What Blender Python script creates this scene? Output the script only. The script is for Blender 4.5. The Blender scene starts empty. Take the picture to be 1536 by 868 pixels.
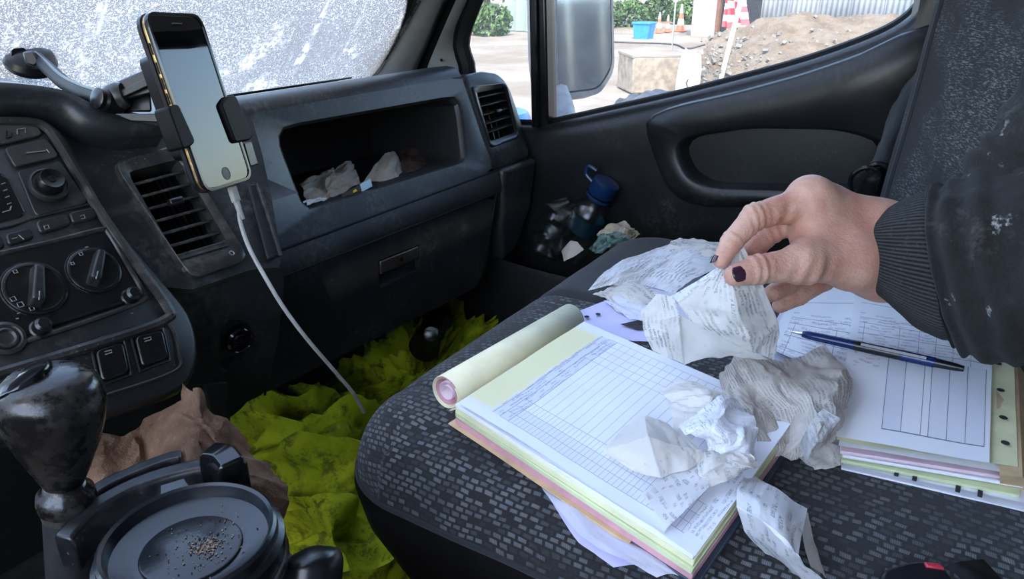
import bpy, bmesh, math, random
import numpy as np
from mathutils import Vector, Matrix, noise
random.seed(7)
SC = bpy.context.scene
COL = SC.collection
# ------------------------------------------------------------------ camera
FPX = 1100.0
PITCH = math.atan(461.0 / FPX)
THETA = math.atan(740.0 * math.cos(PITCH) / FPX)
fh = np.array([math.cos(THETA), math.sin(THETA), 0.0])
CR = np.array([math.sin(THETA), -math.cos(THETA), 0.0])
ZZ = np.array([0, 0, 1.0])
CF = math.cos(PITCH) * fh - math.sin(PITCH) * ZZ
CU = math.cos(PITCH) * ZZ + math.sin(PITCH) * fh
CAM = np.array([0, 0, 1.75])
cd = bpy.data.cameras.new('camera')
cam = bpy.data.objects.new('camera', cd)
COL.objects.link(cam)
cd.sensor_width = 36.0
cd.lens = 36.0 * FPX / 1536.0
cd.clip_start = 0.02
cd.clip_end = 400
mw = Matrix.Identity(4)
for i in range(3):
    mw[i][0] = CR[i]; mw[i][1] = CU[i]; mw[i][2] = -CF[i]; mw[i][3] = CAM[i]
cam.matrix_world = mw
SC.camera = cam
# ------------------------------------------------------------------ world, sun, exposure
wd = bpy.data.worlds.new('sky')
SC.world = wd
wd.use_nodes = True
wn = wd.node_tree.nodes
sky = wn.new('ShaderNodeTexSky')
sky.sky_type = 'NISHITA'
sky.sun_disc = False
sky.sun_elevation = math.radians(58)
sky.sun_rotation = math.radians(255)
sky.altitude = 50
sky.air_density = 1.0
sky.dust_density = 1.5
bgn = wn['Background']
wd.node_tree.links.new(sky.outputs[0], bgn.inputs[0])
bgn.inputs[1].default_value = 0.40
sd = bpy.data.lights.new('sun', 'SUN')
sd.energy = 2.6
sd.angle = math.radians(0.6)
sd.color = (1.0, 0.95, 0.87)
sun = bpy.data.objects.new('sun', sd)
COL.objects.link(sun)
sdir = Vector((0.50, 0.25, -0.83)).normalized()     # direction the light travels
sun.rotation_euler = sdir.to_track_quat('-Z', 'Y').to_euler()
sun.location = (-3, 0, 8)
vs = SC.view_settings
vs.view_transform = 'Standard'
try:
    vs.look = 'None'
except Exception:
    pass
vs.exposure = 1.62
vs.gamma = 1.0
vs.use_curve_mapping = False
try:
    SC.cycles.use_denoising = True
    SC.cycles.caustics_reflective = False
    SC.cycles.caustics_refractive = False
    SC.cycles.max_bounces = 10
    SC.cycles.diffuse_bounces = 5
    SC.cycles.transparent_max_bounces = 16
    SC.cycles.sample_clamp_indirect = 6.0
except Exception:
    pass

# ------------------------------------------------------------------ measuring: pixel of the photograph -> point on a plane of the place
def ray(u, v): return CR * ((u - 768) / FPX) + CU * ((434 - v) / FPX) + CF
def pX(u, v, x):
    d = ray(u, v); return CAM + d * ((x - CAM[0]) / d[0])
def pY(u, v, y):
    d = ray(u, v); return CAM + d * ((y - CAM[1]) / d[1])
def pZ(u, v, z):
    d = ray(u, v); return CAM + d * ((z - CAM[2]) / d[2])
def pD(u, v, t): return CAM + ray(u, v) * t
def pP(u, v, o, n):
    d = ray(u, v); return CAM + d * (np.dot(np.array(o) - CAM, n) / np.dot(d, n))
def A(*p): return np.array(p, float)
def unit(a):
    a = np.array(a, float); return a / max(np.linalg.norm(a), 1e-12)

# ------------------------------------------------------------------ node helper
class NT:
    def __init__(self, name):
        self.mat = bpy.data.materials.new(name)
        self.mat.use_nodes = True
        self.t = self.mat.node_tree
        self.t.nodes.clear()
        self.out = self.t.nodes.new('ShaderNodeOutputMaterial')
    def n(self, typ, **kw):
        nd = self.t.nodes.new('ShaderNode' + typ)
        for k, v in kw.items(): setattr(nd, k, v)
        return nd
    def set(self, sock, v):
        if hasattr(v, 'is_linked') or isinstance(v, bpy.types.NodeSocket): self.t.links.new(v, sock)
        elif isinstance(v, (tuple, list)) and len(v) == 3 and sock.type == 'RGBA': sock.default_value = (*v, 1)
        else: sock.default_value = v
    def math(self, op, a, b=0.0, c=0.0, clamp=False):
        nd = self.n('Math', operation=op, use_clamp=clamp)
        for i, v in enumerate((a, b, c)): self.set(nd.inputs[i], v)
        return nd.outputs[0]
    def mix(self, f, a, b):
        nd = self.n('Mix', data_type='RGBA')
        self.set(nd.inputs[0], f); self.set(nd.inputs[6], a); self.set(nd.inputs[7], b)
        return nd.outputs[2]
    def coord(self, k='Object'): return self.n('TexCoord').outputs[k]
    def mapping(self, v, scale=(1, 1, 1), loc=(0, 0, 0), rot=(0, 0, 0)):
        nd = self.n('Mapping'); self.set(nd.inputs[0], v)
        nd.inputs['Location'].default_value = loc; nd.inputs['Rotation'].default_value = rot; nd.inputs['Scale'].default_value = scale
        return nd.outputs[0]
    def noise(self, v, scale, detail=3, rough=.55, dist=0):
        nd = self.n('TexNoise'); self.set(nd.inputs['Vector'], v)
        nd.inputs['Scale'].default_value = scale; nd.inputs['Detail'].default_value = detail
        nd.inputs['Roughness'].default_value = rough; nd.inputs['Distortion'].default_value = dist
        return nd.outputs[0]
    def voro(self, v, scale, out='Distance', feature='F1'):
        nd = self.n('TexVoronoi', feature=feature); self.set(nd.inputs['Vector'], v); nd.inputs['Scale'].default_value = scale
        return nd.outputs[out]
    def step(self, x, lo, hi):
        nd = self.n('MapRange', interpolation_type='SMOOTHSTEP'); self.set(nd.inputs[0], x)
        nd.inputs[1].default_value = lo; nd.inputs[2].default_value = hi
        nd.inputs[3].default_value = 0; nd.inputs[4].default_value = 1
        return nd.outputs[0]
    def sep(self, v):
        nd = self.n('SeparateXYZ'); self.set(nd.inputs[0], v); return nd.outputs
    def comb(self, x, y, z=0.0):
        nd = self.n('CombineXYZ')
        for i, v in enumerate((x, y, z)): self.set(nd.inputs[i], v)
        return nd.outputs[0]
    def bump(self, h, strength=.3, dist=.002):
        nd = self.n('Bump'); self.set(nd.inputs['Height'], h)
        nd.inputs['Strength'].default_value = strength; nd.inputs['Distance'].default_value = dist
        return nd.outputs[0]
    def bsdf(self, color, rough=.6, metal=0, normal=None, spec=None, **kw):
        nd = self.n('BsdfPrincipled')
        self.set(nd.inputs['Base Color'], color); self.set(nd.inputs['Roughness'], rough); self.set(nd.inputs['Metallic'], metal)
        if normal is not None: self.set(nd.inputs['Normal'], normal)
        if spec is not None: self.set(nd.inputs['Specular IOR Level'], spec)
        for k, v in kw.items(): self.set(nd.inputs[k], v)
        return nd.outputs[0]
    def shmix(self, f, a, b):
        nd = self.n('MixShader'); self.set(nd.inputs[0], f); self.set(nd.inputs[1], a); self.set(nd.inputs[2], b)
        return nd.outputs[0]
    def done(self, s):
        self.t.links.new(s, self.out.inputs[0]); return self.mat

MAT = {}
def plain(name, col, rough=.6, metal=0, bump=0, bscale=300, vary=.0, vscale=20, spec=None, **kw):
    t = NT(name); c = t.coord()
    color = col
    if vary: 
        f = t.noise(c, vscale, 4, .6)
        color = t.mix(t.step(f, .3, .7), tuple(x * (1 - vary) for x in col), tuple(min(1, x * (1 + vary)) for x in col))
    nrm = t.bump(t.noise(c, bscale, 2), bump, .001) if bump else None
    MAT[name] = t.done(t.bsdf(color, rough, metal, nrm, spec, **kw))
    return MAT[name]

def plastic(name, col, rough=.5, dust=.25, dustcol=(.22, .21, .20), grain=.25):
    """moulded cab plastic: fine leather grain, film of dust, scuffs and light scratches"""
    t = NT(name); c = t.coord()
    big = t.noise(c, 9, 5, .65)
    fine = t.noise(c, 130, 3, .7)
    d = t.math('MULTIPLY', t.step(big, .42, .75), t.step(fine, .35, .75))
    spk = t.step(t.noise(c, 420, 1, .5), .66, .74)
    spm = t.math('MULTIPLY', spk, t.step(t.noise(c, 14, 3), .5, .68))
    scr = t.step(t.noise(t.mapping(c, (6, 60, 260), rot=(.5, .3, .2)), 3.0, 2, .5), .70, .76)
    scr = t.math('MULTIPLY', scr, t.step(t.noise(c, 11, 3), .55, .7))
    tot = t.math('ADD', t.math('MULTIPLY', d, dust), t.math('ADD', t.math('MULTIPLY', spm, dust * 1.6), t.math('MULTIPLY', scr, dust * .9)), clamp=True)
    base = t.mix(t.step(t.noise(c, 4, 4, .6), .35, .7), tuple(x * .82 for x in col), tuple(x * 1.15 for x in col))
    color = t.mix(tot, base, dustcol)
    r = t.math('ADD', t.math('MULTIPLY', tot, .35), rough, clamp=True)
    nrm = t.bump(t.noise(c, 900, 2, .6), grain, .0006)
    MAT[name] = t.done(t.bsdf(color, r, 0, nrm, .45))
    return MAT[name]

# ------------------------------------------------------------------ mesh helper
class MB:
    def __init__(self): self.v = []; self.f = []; self.uv = {}; self.mi = []
    def add(self, vs, fs, uvs=None, m=0):
        b = len(self.v)
        self.v += [tuple(map(float, p)) for p in vs]
        for f in fs: self.f.append(tuple(i + b for i in f)); self.mi.append(m)
        if uvs is not None:
            for i, q in enumerate(uvs): self.uv[b + i] = (float(q[0]), float(q[1]))
        return b
    def box(self, c, s, rot=None, m=0):
        c = np.array(c, float); h = np.array(s, float) / 2
        P = []
        for x in (-1, 1):
            for y in (-1, 1):
                for z in (-1, 1):
                    q = h * np.array([x, y, z])
                    if rot is not None: q = np.array(rot) @ q
                    P.append(c + q)
        self.add(P, [(0, 1, 3, 2), (4, 6, 7, 5), (0, 4, 5, 1), (2, 3, 7, 6), (0, 2, 6, 4), (1, 5, 7, 3)], m=m); return self
    def hexa(self, low, high, m=0):
        """prism between two loops of equal length"""
        n = len(low)
        fs = [tuple(range(n - 1, -1, -1)), tuple(range(n, 2 * n))] + [(i, (i + 1) % n, n + (i + 1) % n, n + i) for i in range(n)]
        self.add(list(low) + list(high), fs, m=m); return self
    def grid(self, P, uvs=None, close_u=False, close_v=False, m=0):
        """P[i][j] points"""
        nu, nv = len(P), len(P[0]); vs = [p for r in P for p in r]
        fs = []
        for i in range(nu - (0 if close_u else 1)):
            for j in range(nv - (0 if close_v else 1)):
                a = i * nv + j; b = ((i + 1) % nu) * nv + j; c = ((i + 1) % nu) * nv + (j + 1) % nv; d = i * nv + (j + 1) % nv
                fs.append((a, b, c, d))
        if uvs is None: uvs = [(i / max(1, nu - 1), j / max(1, nv - 1)) for i in range(nu) for j in range(nv)]
        self.add(vs, fs, uvs, m=m); return self
    def tube(self, pts, r, n=10, cap=True, m=0):
        pts = [np.array(p, float) for p in pts]
        rr = [r] * len(pts) if np.isscalar(r) else list(r)
        rings = []; up = None
        for i, p in enumerate(pts):
            t = unit(pts[min(i + 1, len(pts) - 1)] - pts[max(i - 1, 0)])
            if up is None:
                up = np.array([0, 0, 1.0]) if abs(t[2]) < .9 else np.array([1.0, 0, 0])
            a = unit(np.cross(t, up)); up = unit(np.cross(a, t))
            rx, ry = (rr[i], rr[i]) if np.isscalar(rr[i]) else rr[i]
            rings.append([p + a * rx * math.cos(2 * math.pi * k / n) + up * ry * math.sin(2 * math.pi * k / n) for k in range(n)])
        b = len(self.v)
        self.grid(rings, close_v=True, m=m)
        if cap:
            L = len(rings)
            self.f.append(tuple(b + k for k in range(n))); self.mi.append(m)
            self.f.append(tuple(b + (L - 1) * n + k for k in range(n - 1, -1, -1))); self.mi.append(m)
        return self
    def lathe(self, o, axis, prof, n=32, m=0, capa=True, capb=True):
        """prof: list of (radius, height along axis)"""
        o = np.array(o, float); ax = unit(axis)
        a = unit(np.cross(ax, [0, 1, 0.01] if abs(ax[1]) < .9 else [1, 0, 0])); bb = np.cross(ax, a)
        rings = [[o + ax * h + (a * math.cos(2 * math.pi * k / n) + bb * math.sin(2 * math.pi * k / n)) * r for k in range(n)] for r, h in prof]
        b = len(self.v); self.grid(rings, close_v=True, m=m)
        L = len(rings)
        if capa: self.f.append(tuple(b + k for k in range(n))); self.mi.append(m)
        if capb: self.f.append(tuple(b + (L - 1) * n + k for k in range(n - 1, -1, -1))); self.mi.append(m)
        return self
    def ring(self, outer, inner):
        """bridge two loops with equal point count"""
        n = len(outer)
        self.add(list(outer) + list(inner), [(i, (i + 1) % n, n + (i + 1) % n, n + i) for i in range(n)]); return self
    def build(self, name, mat, parent=None, smooth=35, bevel=0, bseg=2, sub=0, solid=0, soff=-1, fixn=True):
        me = bpy.data.meshes.new(name)
        me.from_pydata(self.v, [], self.f)
        mats = mat if isinstance(mat, (list, tuple)) else [mat]
        for mm in mats: me.materials.append(MAT[mm] if isinstance(mm, str) else mm)
        if len(mats) > 1: me.polygons.foreach_set('material_index', self.mi)
        if self.uv:
            ul = me.uv_layers.new(name='UVMap')
            for lp in me.loops:
                q = self.uv.get(lp.vertex_index)
                if q: ul.data[lp.index].uv = q
        if fixn:
            bm = bmesh.new(); bm.from_mesh(me)
            bmesh.ops.remove_doubles(bm, verts=bm.verts, dist=1e-6)
            bmesh.ops.recalc_face_normals(bm, faces=bm.faces)
            bm.to_mesh(me); bm.free()
        if smooth:
            me.polygons.foreach_set('use_smooth', [True] * len(me.polygons))
            if smooth < 180: me.set_sharp_from_angle(angle=math.radians(smooth))
        ob = bpy.data.objects.new(name, me); COL.objects.link(ob)
        if solid:
            md = ob.modifiers.new('thickness', 'SOLIDIFY'); md.thickness = solid; md.offset = soff
        if bevel:
            md = ob.modifiers.new('bevel', 'BEVEL'); md.width = bevel; md.segments = bseg; md.limit_method = 'ANGLE'; md.angle_limit = math.radians(40)
            md.harden_normals = False
        if sub:
            md = ob.modifiers.new('subdivision', 'SUBSURF'); md.levels = sub; md.render_levels = sub
        if parent is not None: attach(ob, parent)
        return ob

def attach(o, p):
    bpy.context.view_layer.update() if False else None
    o.parent = p
    inv = Matrix.Identity(4)
    q = p; loc = Vector((0, 0, 0))
    if p.parent is None: loc = p.location.copy()
    else: loc = Vector((0, 0, 0))
    o.matrix_parent_inverse = Matrix.Translation(-loc) if p.parent is None else Matrix.Identity(4)
    return o
def tag(o, label=None, cat=None, group=None, kind=None):
    if label: o['label'] = label
    if cat: o['category'] = cat
    if group: o['group'] = group
    if kind: o['kind'] = kind
    return o
def thing(name, loc, label, cat, group=None):
    o = bpy.data.objects.new(name, None); COL.objects.link(o)
    o.location = tuple(loc); o.empty_display_size = .05
    return tag(o, label, cat, group)
def struct(o, label=None):
    o['kind'] = 'structure'
    if label: o['label'] = label
    return o

def catmull(P, n):
    """P: (k,3) control points -> n points"""
    P = np.array(P, float); k = len(P)
    if k == 2: return np.array([P[0] * (1 - t) + P[1] * t for t in np.linspace(0, 1, n)])
    Q = np.vstack([2 * P[0] - P[1], P, 2 * P[-1] - P[-2]])
    out = []
    for x in np.linspace(0, k - 1, n):
        i = min(int(x), k - 2); t = x - i
        a, b, c, d = Q[i], Q[i + 1], Q[i + 2], Q[i + 3]
        out.append(.5 * ((2 * b) + (-a + c) * t + (2 * a - 5 * b + 4 * c - d) * t * t + (-a + 3 * b - 3 * c + d) * t ** 3))
    return np.array(out)
def patch(ctrl, nu, nv):
    rows = [catmull(r, nv) for r in ctrl]
    rows = np.array(rows)
    return np.stack([catmull(rows[:, j], nu) for j in range(nv)], axis=1)
def rloop(pts, rad, n=5):
    """round the corners of a polygon of 3-D points (coplanar)"""
    pts = [np.array(p, float) for p in pts]; k = len(pts); out = []
    rads = [rad] * k if np.isscalar(rad) else rad
    for i in range(k):
        p = pts[i]; a = pts[i - 1]; b = pts[(i + 1) % k]
        da, db = a - p, b - p
        r = min(rads[i], np.linalg.norm(da) * .48, np.linalg.norm(db) * .48)
        s, e = p + unit(da) * r, p + unit(db) * r
        for t in np.linspace(0, 1, n): out.append((1 - t) ** 2 * s + 2 * t * (1 - t) * p + t * t * e)
    return out
def resample(loop, n, start=None):
    L = np.array(loop + [loop[0]]) if isinstance(loop, list) else np.vstack([loop, loop[:1]])
    d = np.concatenate([[0], np.cumsum(np.linalg.norm(np.diff(L, axis=0), axis=1))])
    t = np.linspace(0, d[-1], n, endpoint=False)
    return np.stack([np.interp(t, d, L[:, k]) for k in range(3)], axis=1)
def angmatch(outer, inner, ex, ey, n=64):
    """sample both loops along the same rays from the inner centroid"""
    inner = np.array(inner); outer = np.array(outer); c = inner.mean(0)
    def cast(loop):
        q = np.stack([(loop - c) @ ex, (loop - c) @ ey], 1); res = []
        for k in range(n):
            th = 2 * math.pi * k / n; d = np.array([math.cos(th), math.sin(th)]); best = None
            for i in range(len(q)):
                a, b = q[i], q[(i + 1) % len(q)]; e = b - a
                den = d[0] * e[1] - d[1] * e[0]
                if abs(den) < 1e-12: continue
                t = (a[0] * e[1] - a[1] * e[0]) / den; s = (a[0] * d[1] - a[1] * d[0]) / den
                if t > 0 and -1e-6 <= s <= 1 + 1e-6 and (best is None or t > best[0]): best = (t, i, s)
            t, i, s = best
            res.append(loop[i] * (1 - s) + loop[(i + 1) % len(loop)] * s)
        return np.array(res)
    return cast(outer), cast(inner)

def _h(i, j, s):
    n = (i * 374761393 + j * 668265263 + s * 2147483647) & 0xffffffff
    n = ((n ^ (n >> 13)) * 1274126177) & 0xffffffff
    return ((n ^ (n >> 16)) & 0xffff) / 65535.0
def facet(x, y, s):
    """piecewise linear noise on a skewed triangle lattice: flat facets, sharp creases"""
    k = (x + y) * .366; x += k; y += k * .6
    i, j = math.floor(x), math.floor(y); a, b = x - i, y - j
    if a + b < 1: return _h(i, j, s) * (1 - a - b) + _h(i + 1, j, s) * a + _h(i, j + 1, s) * b - .5
    a, b = 1 - a, 1 - b
    return _h(i + 1, j + 1, s) * (1 - a - b) + _h(i, j + 1, s) * a + _h(i + 1, j, s) * b - .5
def sheet(name, ctrl, nu, nv, mat, parent=None, crumple=0, cs=30, folds=0, seed=0, smooth=0, uvs=(1, 1), up=None, uvoff=(0, 0), ripple=0, rs=8, floor=None, lin=0, drape=0):
    """a sheet of paper or cloth through control points, with crumple facets, folds and ripples along its normal"""
    P = patch(ctrl, nu, nv)
    if lin:
        C = np.array(ctrl, float)
        a = np.linspace(0, C.shape[0] - 1, nu); b = np.linspace(0, C.shape[1] - 1, nv)
        ia = np.minimum(a.astype(int), C.shape[0] - 2); ib = np.minimum(b.astype(int), C.shape[1] - 2)
        fa, fb = (a - ia)[:, None, None], (b - ib)[None, :, None]
        Lp = (C[ia][:, ib] * (1 - fb) + C[ia][:, ib + 1] * fb) * (1 - fa) + (C[ia + 1][:, ib] * (1 - fb) + C[ia + 1][:, ib + 1] * fb) * fa
        P = P * (1 - lin) + Lp * lin
    du = np.gradient(P, axis=0); dv = np.gradient(P, axis=1)
    nr = np.cross(du, dv); nr /= np.maximum(np.linalg.norm(nr, axis=2, keepdims=True), 1e-9)
    if up is not None:
        if (nr.mean((0, 1)) @ np.array(up)) < 0: nr = -nr
    tu = du / np.maximum(np.linalg.norm(du, axis=2, keepdims=True), 1e-9); tv = dv / np.maximum(np.linalg.norm(dv, axis=2, keepdims=True), 1e-9)
    rnd = random.Random(seed)
    fl = [(rnd.uniform(0, math.pi), rnd.uniform(.1, .9), rnd.uniform(.5, 1)) for _ in range(4)]
    an = rnd.uniform(0, 3)
    Lu = np.linalg.norm(P[-1, nv // 2] - P[0, nv // 2]); Lv = np.linalg.norm(P[nu // 2, -1] - P[nu // 2, 0])
    off = Vector((seed * 3.17, seed * 1.31, seed * .77))
    H = np.zeros((nu, nv)); S1 = np.zeros((nu, nv)); S2 = np.zeros((nu, nv))
    ca, sa = math.cos(an), math.sin(an)
    for i in range(nu):
        for j in range(nv):
            x = i / (nu - 1) * Lu; y = j / (nv - 1) * Lv
            h = 0
            if crumple:
                wx = x + .006 * noise.noise(Vector((x * 40, y * 40, seed))); wy = y + .006 * noise.noise(Vector((x * 40, y * 40, seed + 9.5)))
                X, Y = (wx * ca - wy * sa) * cs, (wx * sa + wy * ca) * cs
                h += crumple * (2.0 * facet(X, Y, seed) + 1.1 * facet(X * 2.3 + Y * .9, Y * 2.3 - X * .9, seed + 1) + .45 * facet(X * 5.1 - Y * 1.7, Y * 5.1 + X * 1.7, seed + 2))
                S1[i, j] = crumple * 1.2 * facet(X * 1.3 + 7, Y * 1.3, seed + 3); S2[i, j] = crumple * 1.2 * facet(X * 1.3, Y * 1.3 + 5, seed + 4)
            if folds:
                for a, c, s in fl:
                    e = (x / Lu - .5) * math.cos(a) + (y / Lv - .5) * math.sin(a)
                    h += folds * s * (abs(((e * 1.7 + c) % 1.0) - .5) - .25)
            if ripple:
                q = Vector((x * rs, y * rs, 0)) + off
                h += ripple * noise.fractal(q, 1.0, 2.0, 3)
            if drape:
                for kk, (a, c, s) in enumerate(fl[:3]):
                    e1 = x * math.cos(a) + y * math.sin(a); e2 = -x * math.sin(a) + y * math.cos(a)
                    wv = noise.noise(Vector((e1 * 16 + c * 9, e2 * 4.5, seed + kk * 3.3 + .6 * noise.noise(Vector((x * 9, y * 9, kk))))))
                    h += drape * s * ((1 - min(1, abs(wv) * 2.2)) ** 2.2 - .3)
            H[i, j] = h
    P = P + nr * H[..., None] + tu * S1[..., None] + tv * S2[..., None]
    if floor is not None: P[..., 2] = np.maximum(P[..., 2], floor)
    uv = [(uvoff[0] + i / (nu - 1) * uvs[0], uvoff[1] + j / (nv - 1) * uvs[1]) for i in range(nu) for j in range(nv)]
    m = MB().grid([[P[i, j] for j in range(nv)] for i in range(nu)], uv)
    return m.build(name, mat, parent, smooth=smooth, fixn=False)
# ================================================================== materials
plastic('dash_plastic', (.0175, .0195, .0215), .38, .42)
plastic('dash_top', (.017, .019, .021), .36, .42, (.26, .26, .265))
plastic('console_plastic', (.011, .012, .013), .38, .45, (.16, .14, .12))
plastic('bezel_plastic', (.020, .019, .018), .36, .60, (.22, .19, .16))
plastic('door_plastic', (.0085, .009, .0098), .36, .22, (.17, .155, .14))
plastic('pocket_plastic', (.014, .014, .015), .55, .2)
plastic('black_plastic', (.005, .005, .006), .28, .14, (.10, .095, .09), .08)
plastic('holder_plastic', (.007, .0075, .009), .28, .2, (.16, .16, .17), .05)
plastic('recess_plastic', (.009, .009, .010), .65, .3, (.10, .09, .08))
plain('gloss_black', (.006, .006, .007), .12, vary=.3)
plain('rubber', (.006, .006, .006), .55, vary=.3, vscale=60, spec=.18)
plain('headliner', (.42, .42, .41), .9, bump=.2, vary=.05)
plain('pillar_trim', (.34, .33, .315), .55, bump=.15, bscale=700, vary=.14, vscale=14)
plain('bulkhead', (.22, .22, .22), .7, vary=.1)
plain('cab_floor', (.035, .034, .033), .85, bump=.5, bscale=400, vary=.4)
plain('lettering', (.20, .20, .19), .6)
plain('chrome', (.6, .6, .6), .2, 1.0)
plain('brass_edge', (.45, .31, .14), .35, .8, vary=.4, vscale=200)
plain('white_cable', (.36, .34, .31), .5, vary=.15, vscale=60)
plain('body_blue', (.006, .08, .40), .3)
plain('steel', (.5, .5, .5), .35, .9)

def m_knob():
    t = NT('knob_plastic'); c = t.coord()
    n1 = t.noise(c, 60, 6, .75); n2 = t.noise(c, 16, 3)
    f = t.math('MULTIPLY', t.step(n1, .42, .62), t.step(n2, .34, .56))
    col = t.mix(t.math('MULTIPLY', f, .55), (.008, .007, .007), (.034, .026, .020))
    r = t.math('ADD', .16, t.math('MULTIPLY', f, .5))
    MAT['knob_plastic'] = t.done(t.bsdf(col, r, 0, t.bump(n1, .15, .001)))
m_knob()

def m_seat():
    t = NT('seat_fabric'); uv = t.coord('UV')
    w = t.n('TexNoise'); t.set(w.inputs['Vector'], uv); w.inputs['Scale'].default_value = 22; w.inputs['Detail'].default_value = 2
    wx = t.math('MULTIPLY', t.math('SUBTRACT', w.outputs[0], .5), .010)
    s = t.sep(uv)
    u = t.math('ADD', s[0], wx); v = t.math('ADD', s[1], wx)
    row = t.math('MULTIPLY', u, 1 / .0064)
    rid = t.math('FLOOR', row); rf = t.math('FRACT', row)
    colm = t.math('ADD', t.math('MULTIPLY', v, 1 / .0092), t.math('MULTIPLY', rid, .37))
    cid = t.math('FLOOR', colm); cf = t.math('FRACT', colm)
    wn_ = t.n('TexWhiteNoise', noise_dimensions='2D'); t.set(wn_.inputs['Vector'], t.comb(rid, cid))
    rnd = wn_.outputs[0]
    inr = t.math('MULTIPLY', t.step(rf, .12, .26), t.math('SUBTRACT', 1, t.step(rf, .74, .90)))
    inc = t.math('MULTIPLY', t.step(cf, .08, .2), t.math('SUBTRACT', 1, t.step(cf, .78, .92)))
    thr = t.step(t.math('FRACT', t.math('MULTIPLY', v, 1 / .0013)), .15, .6)          # loop pile inside a mark
    mk = t.math('MULTIPLY', t.math('MULTIPLY', inr, inc), t.math('ADD', .45, t.math('MULTIPLY', thr, .55)))
    mk = t.math('MULTIPLY', mk, t.step(rnd, .0, .75))
    wear = t.step(t.noise(uv, 9, 4, .6), .32, .62)
    mk = t.math('MULTIPLY', mk, t.math('ADD', .25, t.math('MULTIPLY', wear, .75)))
    hue = t.n('TexWhiteNoise', noise_dimensions='2D'); t.set(hue.inputs['Vector'], t.comb(cid, rid))
    mcol = t.mix(hue.outputs[0], (.20, .20, .20), (.165, .195, .215))
    base = t.mix(t.noise(uv, 700, 2), (.010, .010, .011), (.034, .034, .036))
    dirt = t.step(t.noise(uv, 14, 5, .7), .55, .8)
    col = t.mix(mk, t.mix(t.math('MULTIPLY', dirt, .35), base, (.075, .06, .05)), mcol)
    hgt = t.math('ADD', t.math('MULTIPLY', mk, 1.0), t.math('MULTIPLY', t.noise(uv, 900, 2), .8))
    MAT['seat_fabric'] = t.done(t.bsdf(col, .92, 0, t.bump(hgt, .6, .0015), .2, **{'Sheen Weight': .12, 'Sheen Roughness': .5}))
    t = NT('seat_plain'); c = t.coord('UV')
    f = t.noise(c, 800, 3, .7)
    col = t.mix(f, (.013, .014, .016), (.045, .048, .054))
    lint = t.step(t.noise(c, 160, 2), .70, .76)
    col = t.mix(t.math('MULTIPLY', lint, .35), col, (.2, .2, .2))
    MAT['seat_plain'] = t.done(t.bsdf(col, .93, 0, t.bump(f, .4, .001), .2, **{'Sheen Weight': .12}))
    t = NT('back_fabric'); c = t.coord()
    f = t.noise(t.mapping(c, (70, 70, 420)), 2.0, 4, .7)
    dust = t.math('MULTIPLY', t.step(f, .50, .62), t.step(t.noise(c, 9, 4, .6), .42, .62))
    g = t.noise(c, 500, 3, .7)
    col = t.mix(t.math('MULTIPLY', dust, .7), t.mix(g, (.010, .010, .010), (.045, .045, .046)), (.22, .22, .22))
    MAT['back_fabric'] = t.done(t.bsdf(col, .95, 0, t.bump(f, .35, .001), .15, **{'Sheen Weight': .05}))
m_seat()

def m_sleeve():
    t = NT('sleeve_fabric'); c = t.coord()
    g = t.noise(c, 420, 4, .75)
    big = t.noise(c, 16, 5, .65)
    dust = t.math('MULTIPLY', t.step(big, .48, .72), t.step(t.noise(c, 120, 3, .7), .42, .7))
    base = t.mix(g, (.009, .009, .009), (.036, .035, .034))
    col = t.mix(t.math('MULTIPLY', dust, .60), base, (.16, .15, .14))
    sm = t.step(t.noise(t.mapping(c, (1, 1, 1), loc=(3, 1, 2)), 42, 5, .65), .61, .68)
    sm = t.math('MULTIPLY', sm, t.step(t.noise(c, 22, 2), .48, .58))
    col = t.mix(t.math('MULTIPLY', sm, .75), col, (.42, .42, .41))
    MAT['sleeve_fabric'] = t.done(t.bsdf(col, .95, 0, t.bump(t.math('ADD', g, t.noise(c, 60, 3)), .6, .002), .15, **{'Sheen Weight': .05}))
    t = NT('cuff_rib'); uv = t.coord('UV'); c = t.coord()
    s = t.sep(uv)
    rib = t.math('SINE', t.math('MULTIPLY', s[1], 2 * math.pi * 104))
    r01 = t.math('ADD', t.math('MULTIPLY', rib, .5), .5)
    g = t.noise(c, 380, 3, .7)
    base = t.mix(r01, (.010, .010, .010), (.05, .05, .048))
    col = t.mix(t.math('MULTIPLY', t.step(g, .55, .75), .3), base, (.18, .18, .175))
    MAT['cuff_rib'] = t.done(t.bsdf(col, .95, 0, t.bump(r01, .7, .0018), .15, **{'Sheen Weight': .05}))
m_sleeve()

def m_skin():
    t = NT('skin'); c = t.coord()
    b = t.noise(c, 26, 4, .6); f = t.noise(c, 260, 4, .7)
    cells = t.voro(c, 420)
    wr = t.noise(t.mapping(c, (60, 330, 330)), 1.0, 3, .6)
    col = t.mix(t.step(b, .35, .68), (.47, .225, .16), (.60, .35, .26))
    col = t.mix(t.math('MULTIPLY', t.step(t.noise(c, 45, 3), .5, .75), .45), col, (.50, .20, .15))
    h = t.math('ADD', t.math('MULTIPLY', cells, .7), t.math('ADD', t.math('MULTIPLY', wr, .9), t.math('MULTIPLY', f, .4)))
    MAT['skin'] = t.done(t.bsdf(col, .50, 0, t.bump(h, .38, .0012), .4, **{'Subsurface Weight': .10, 'Subsurface Radius': (.010, .004, .002), 'Subsurface Scale': .5}))
    plain('nail_varnish', (.045, .016, .030), .16, vary=.2, vscale=300)
    plain('nail_bed', (.62, .42, .36), .35)
m_skin()

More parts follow.
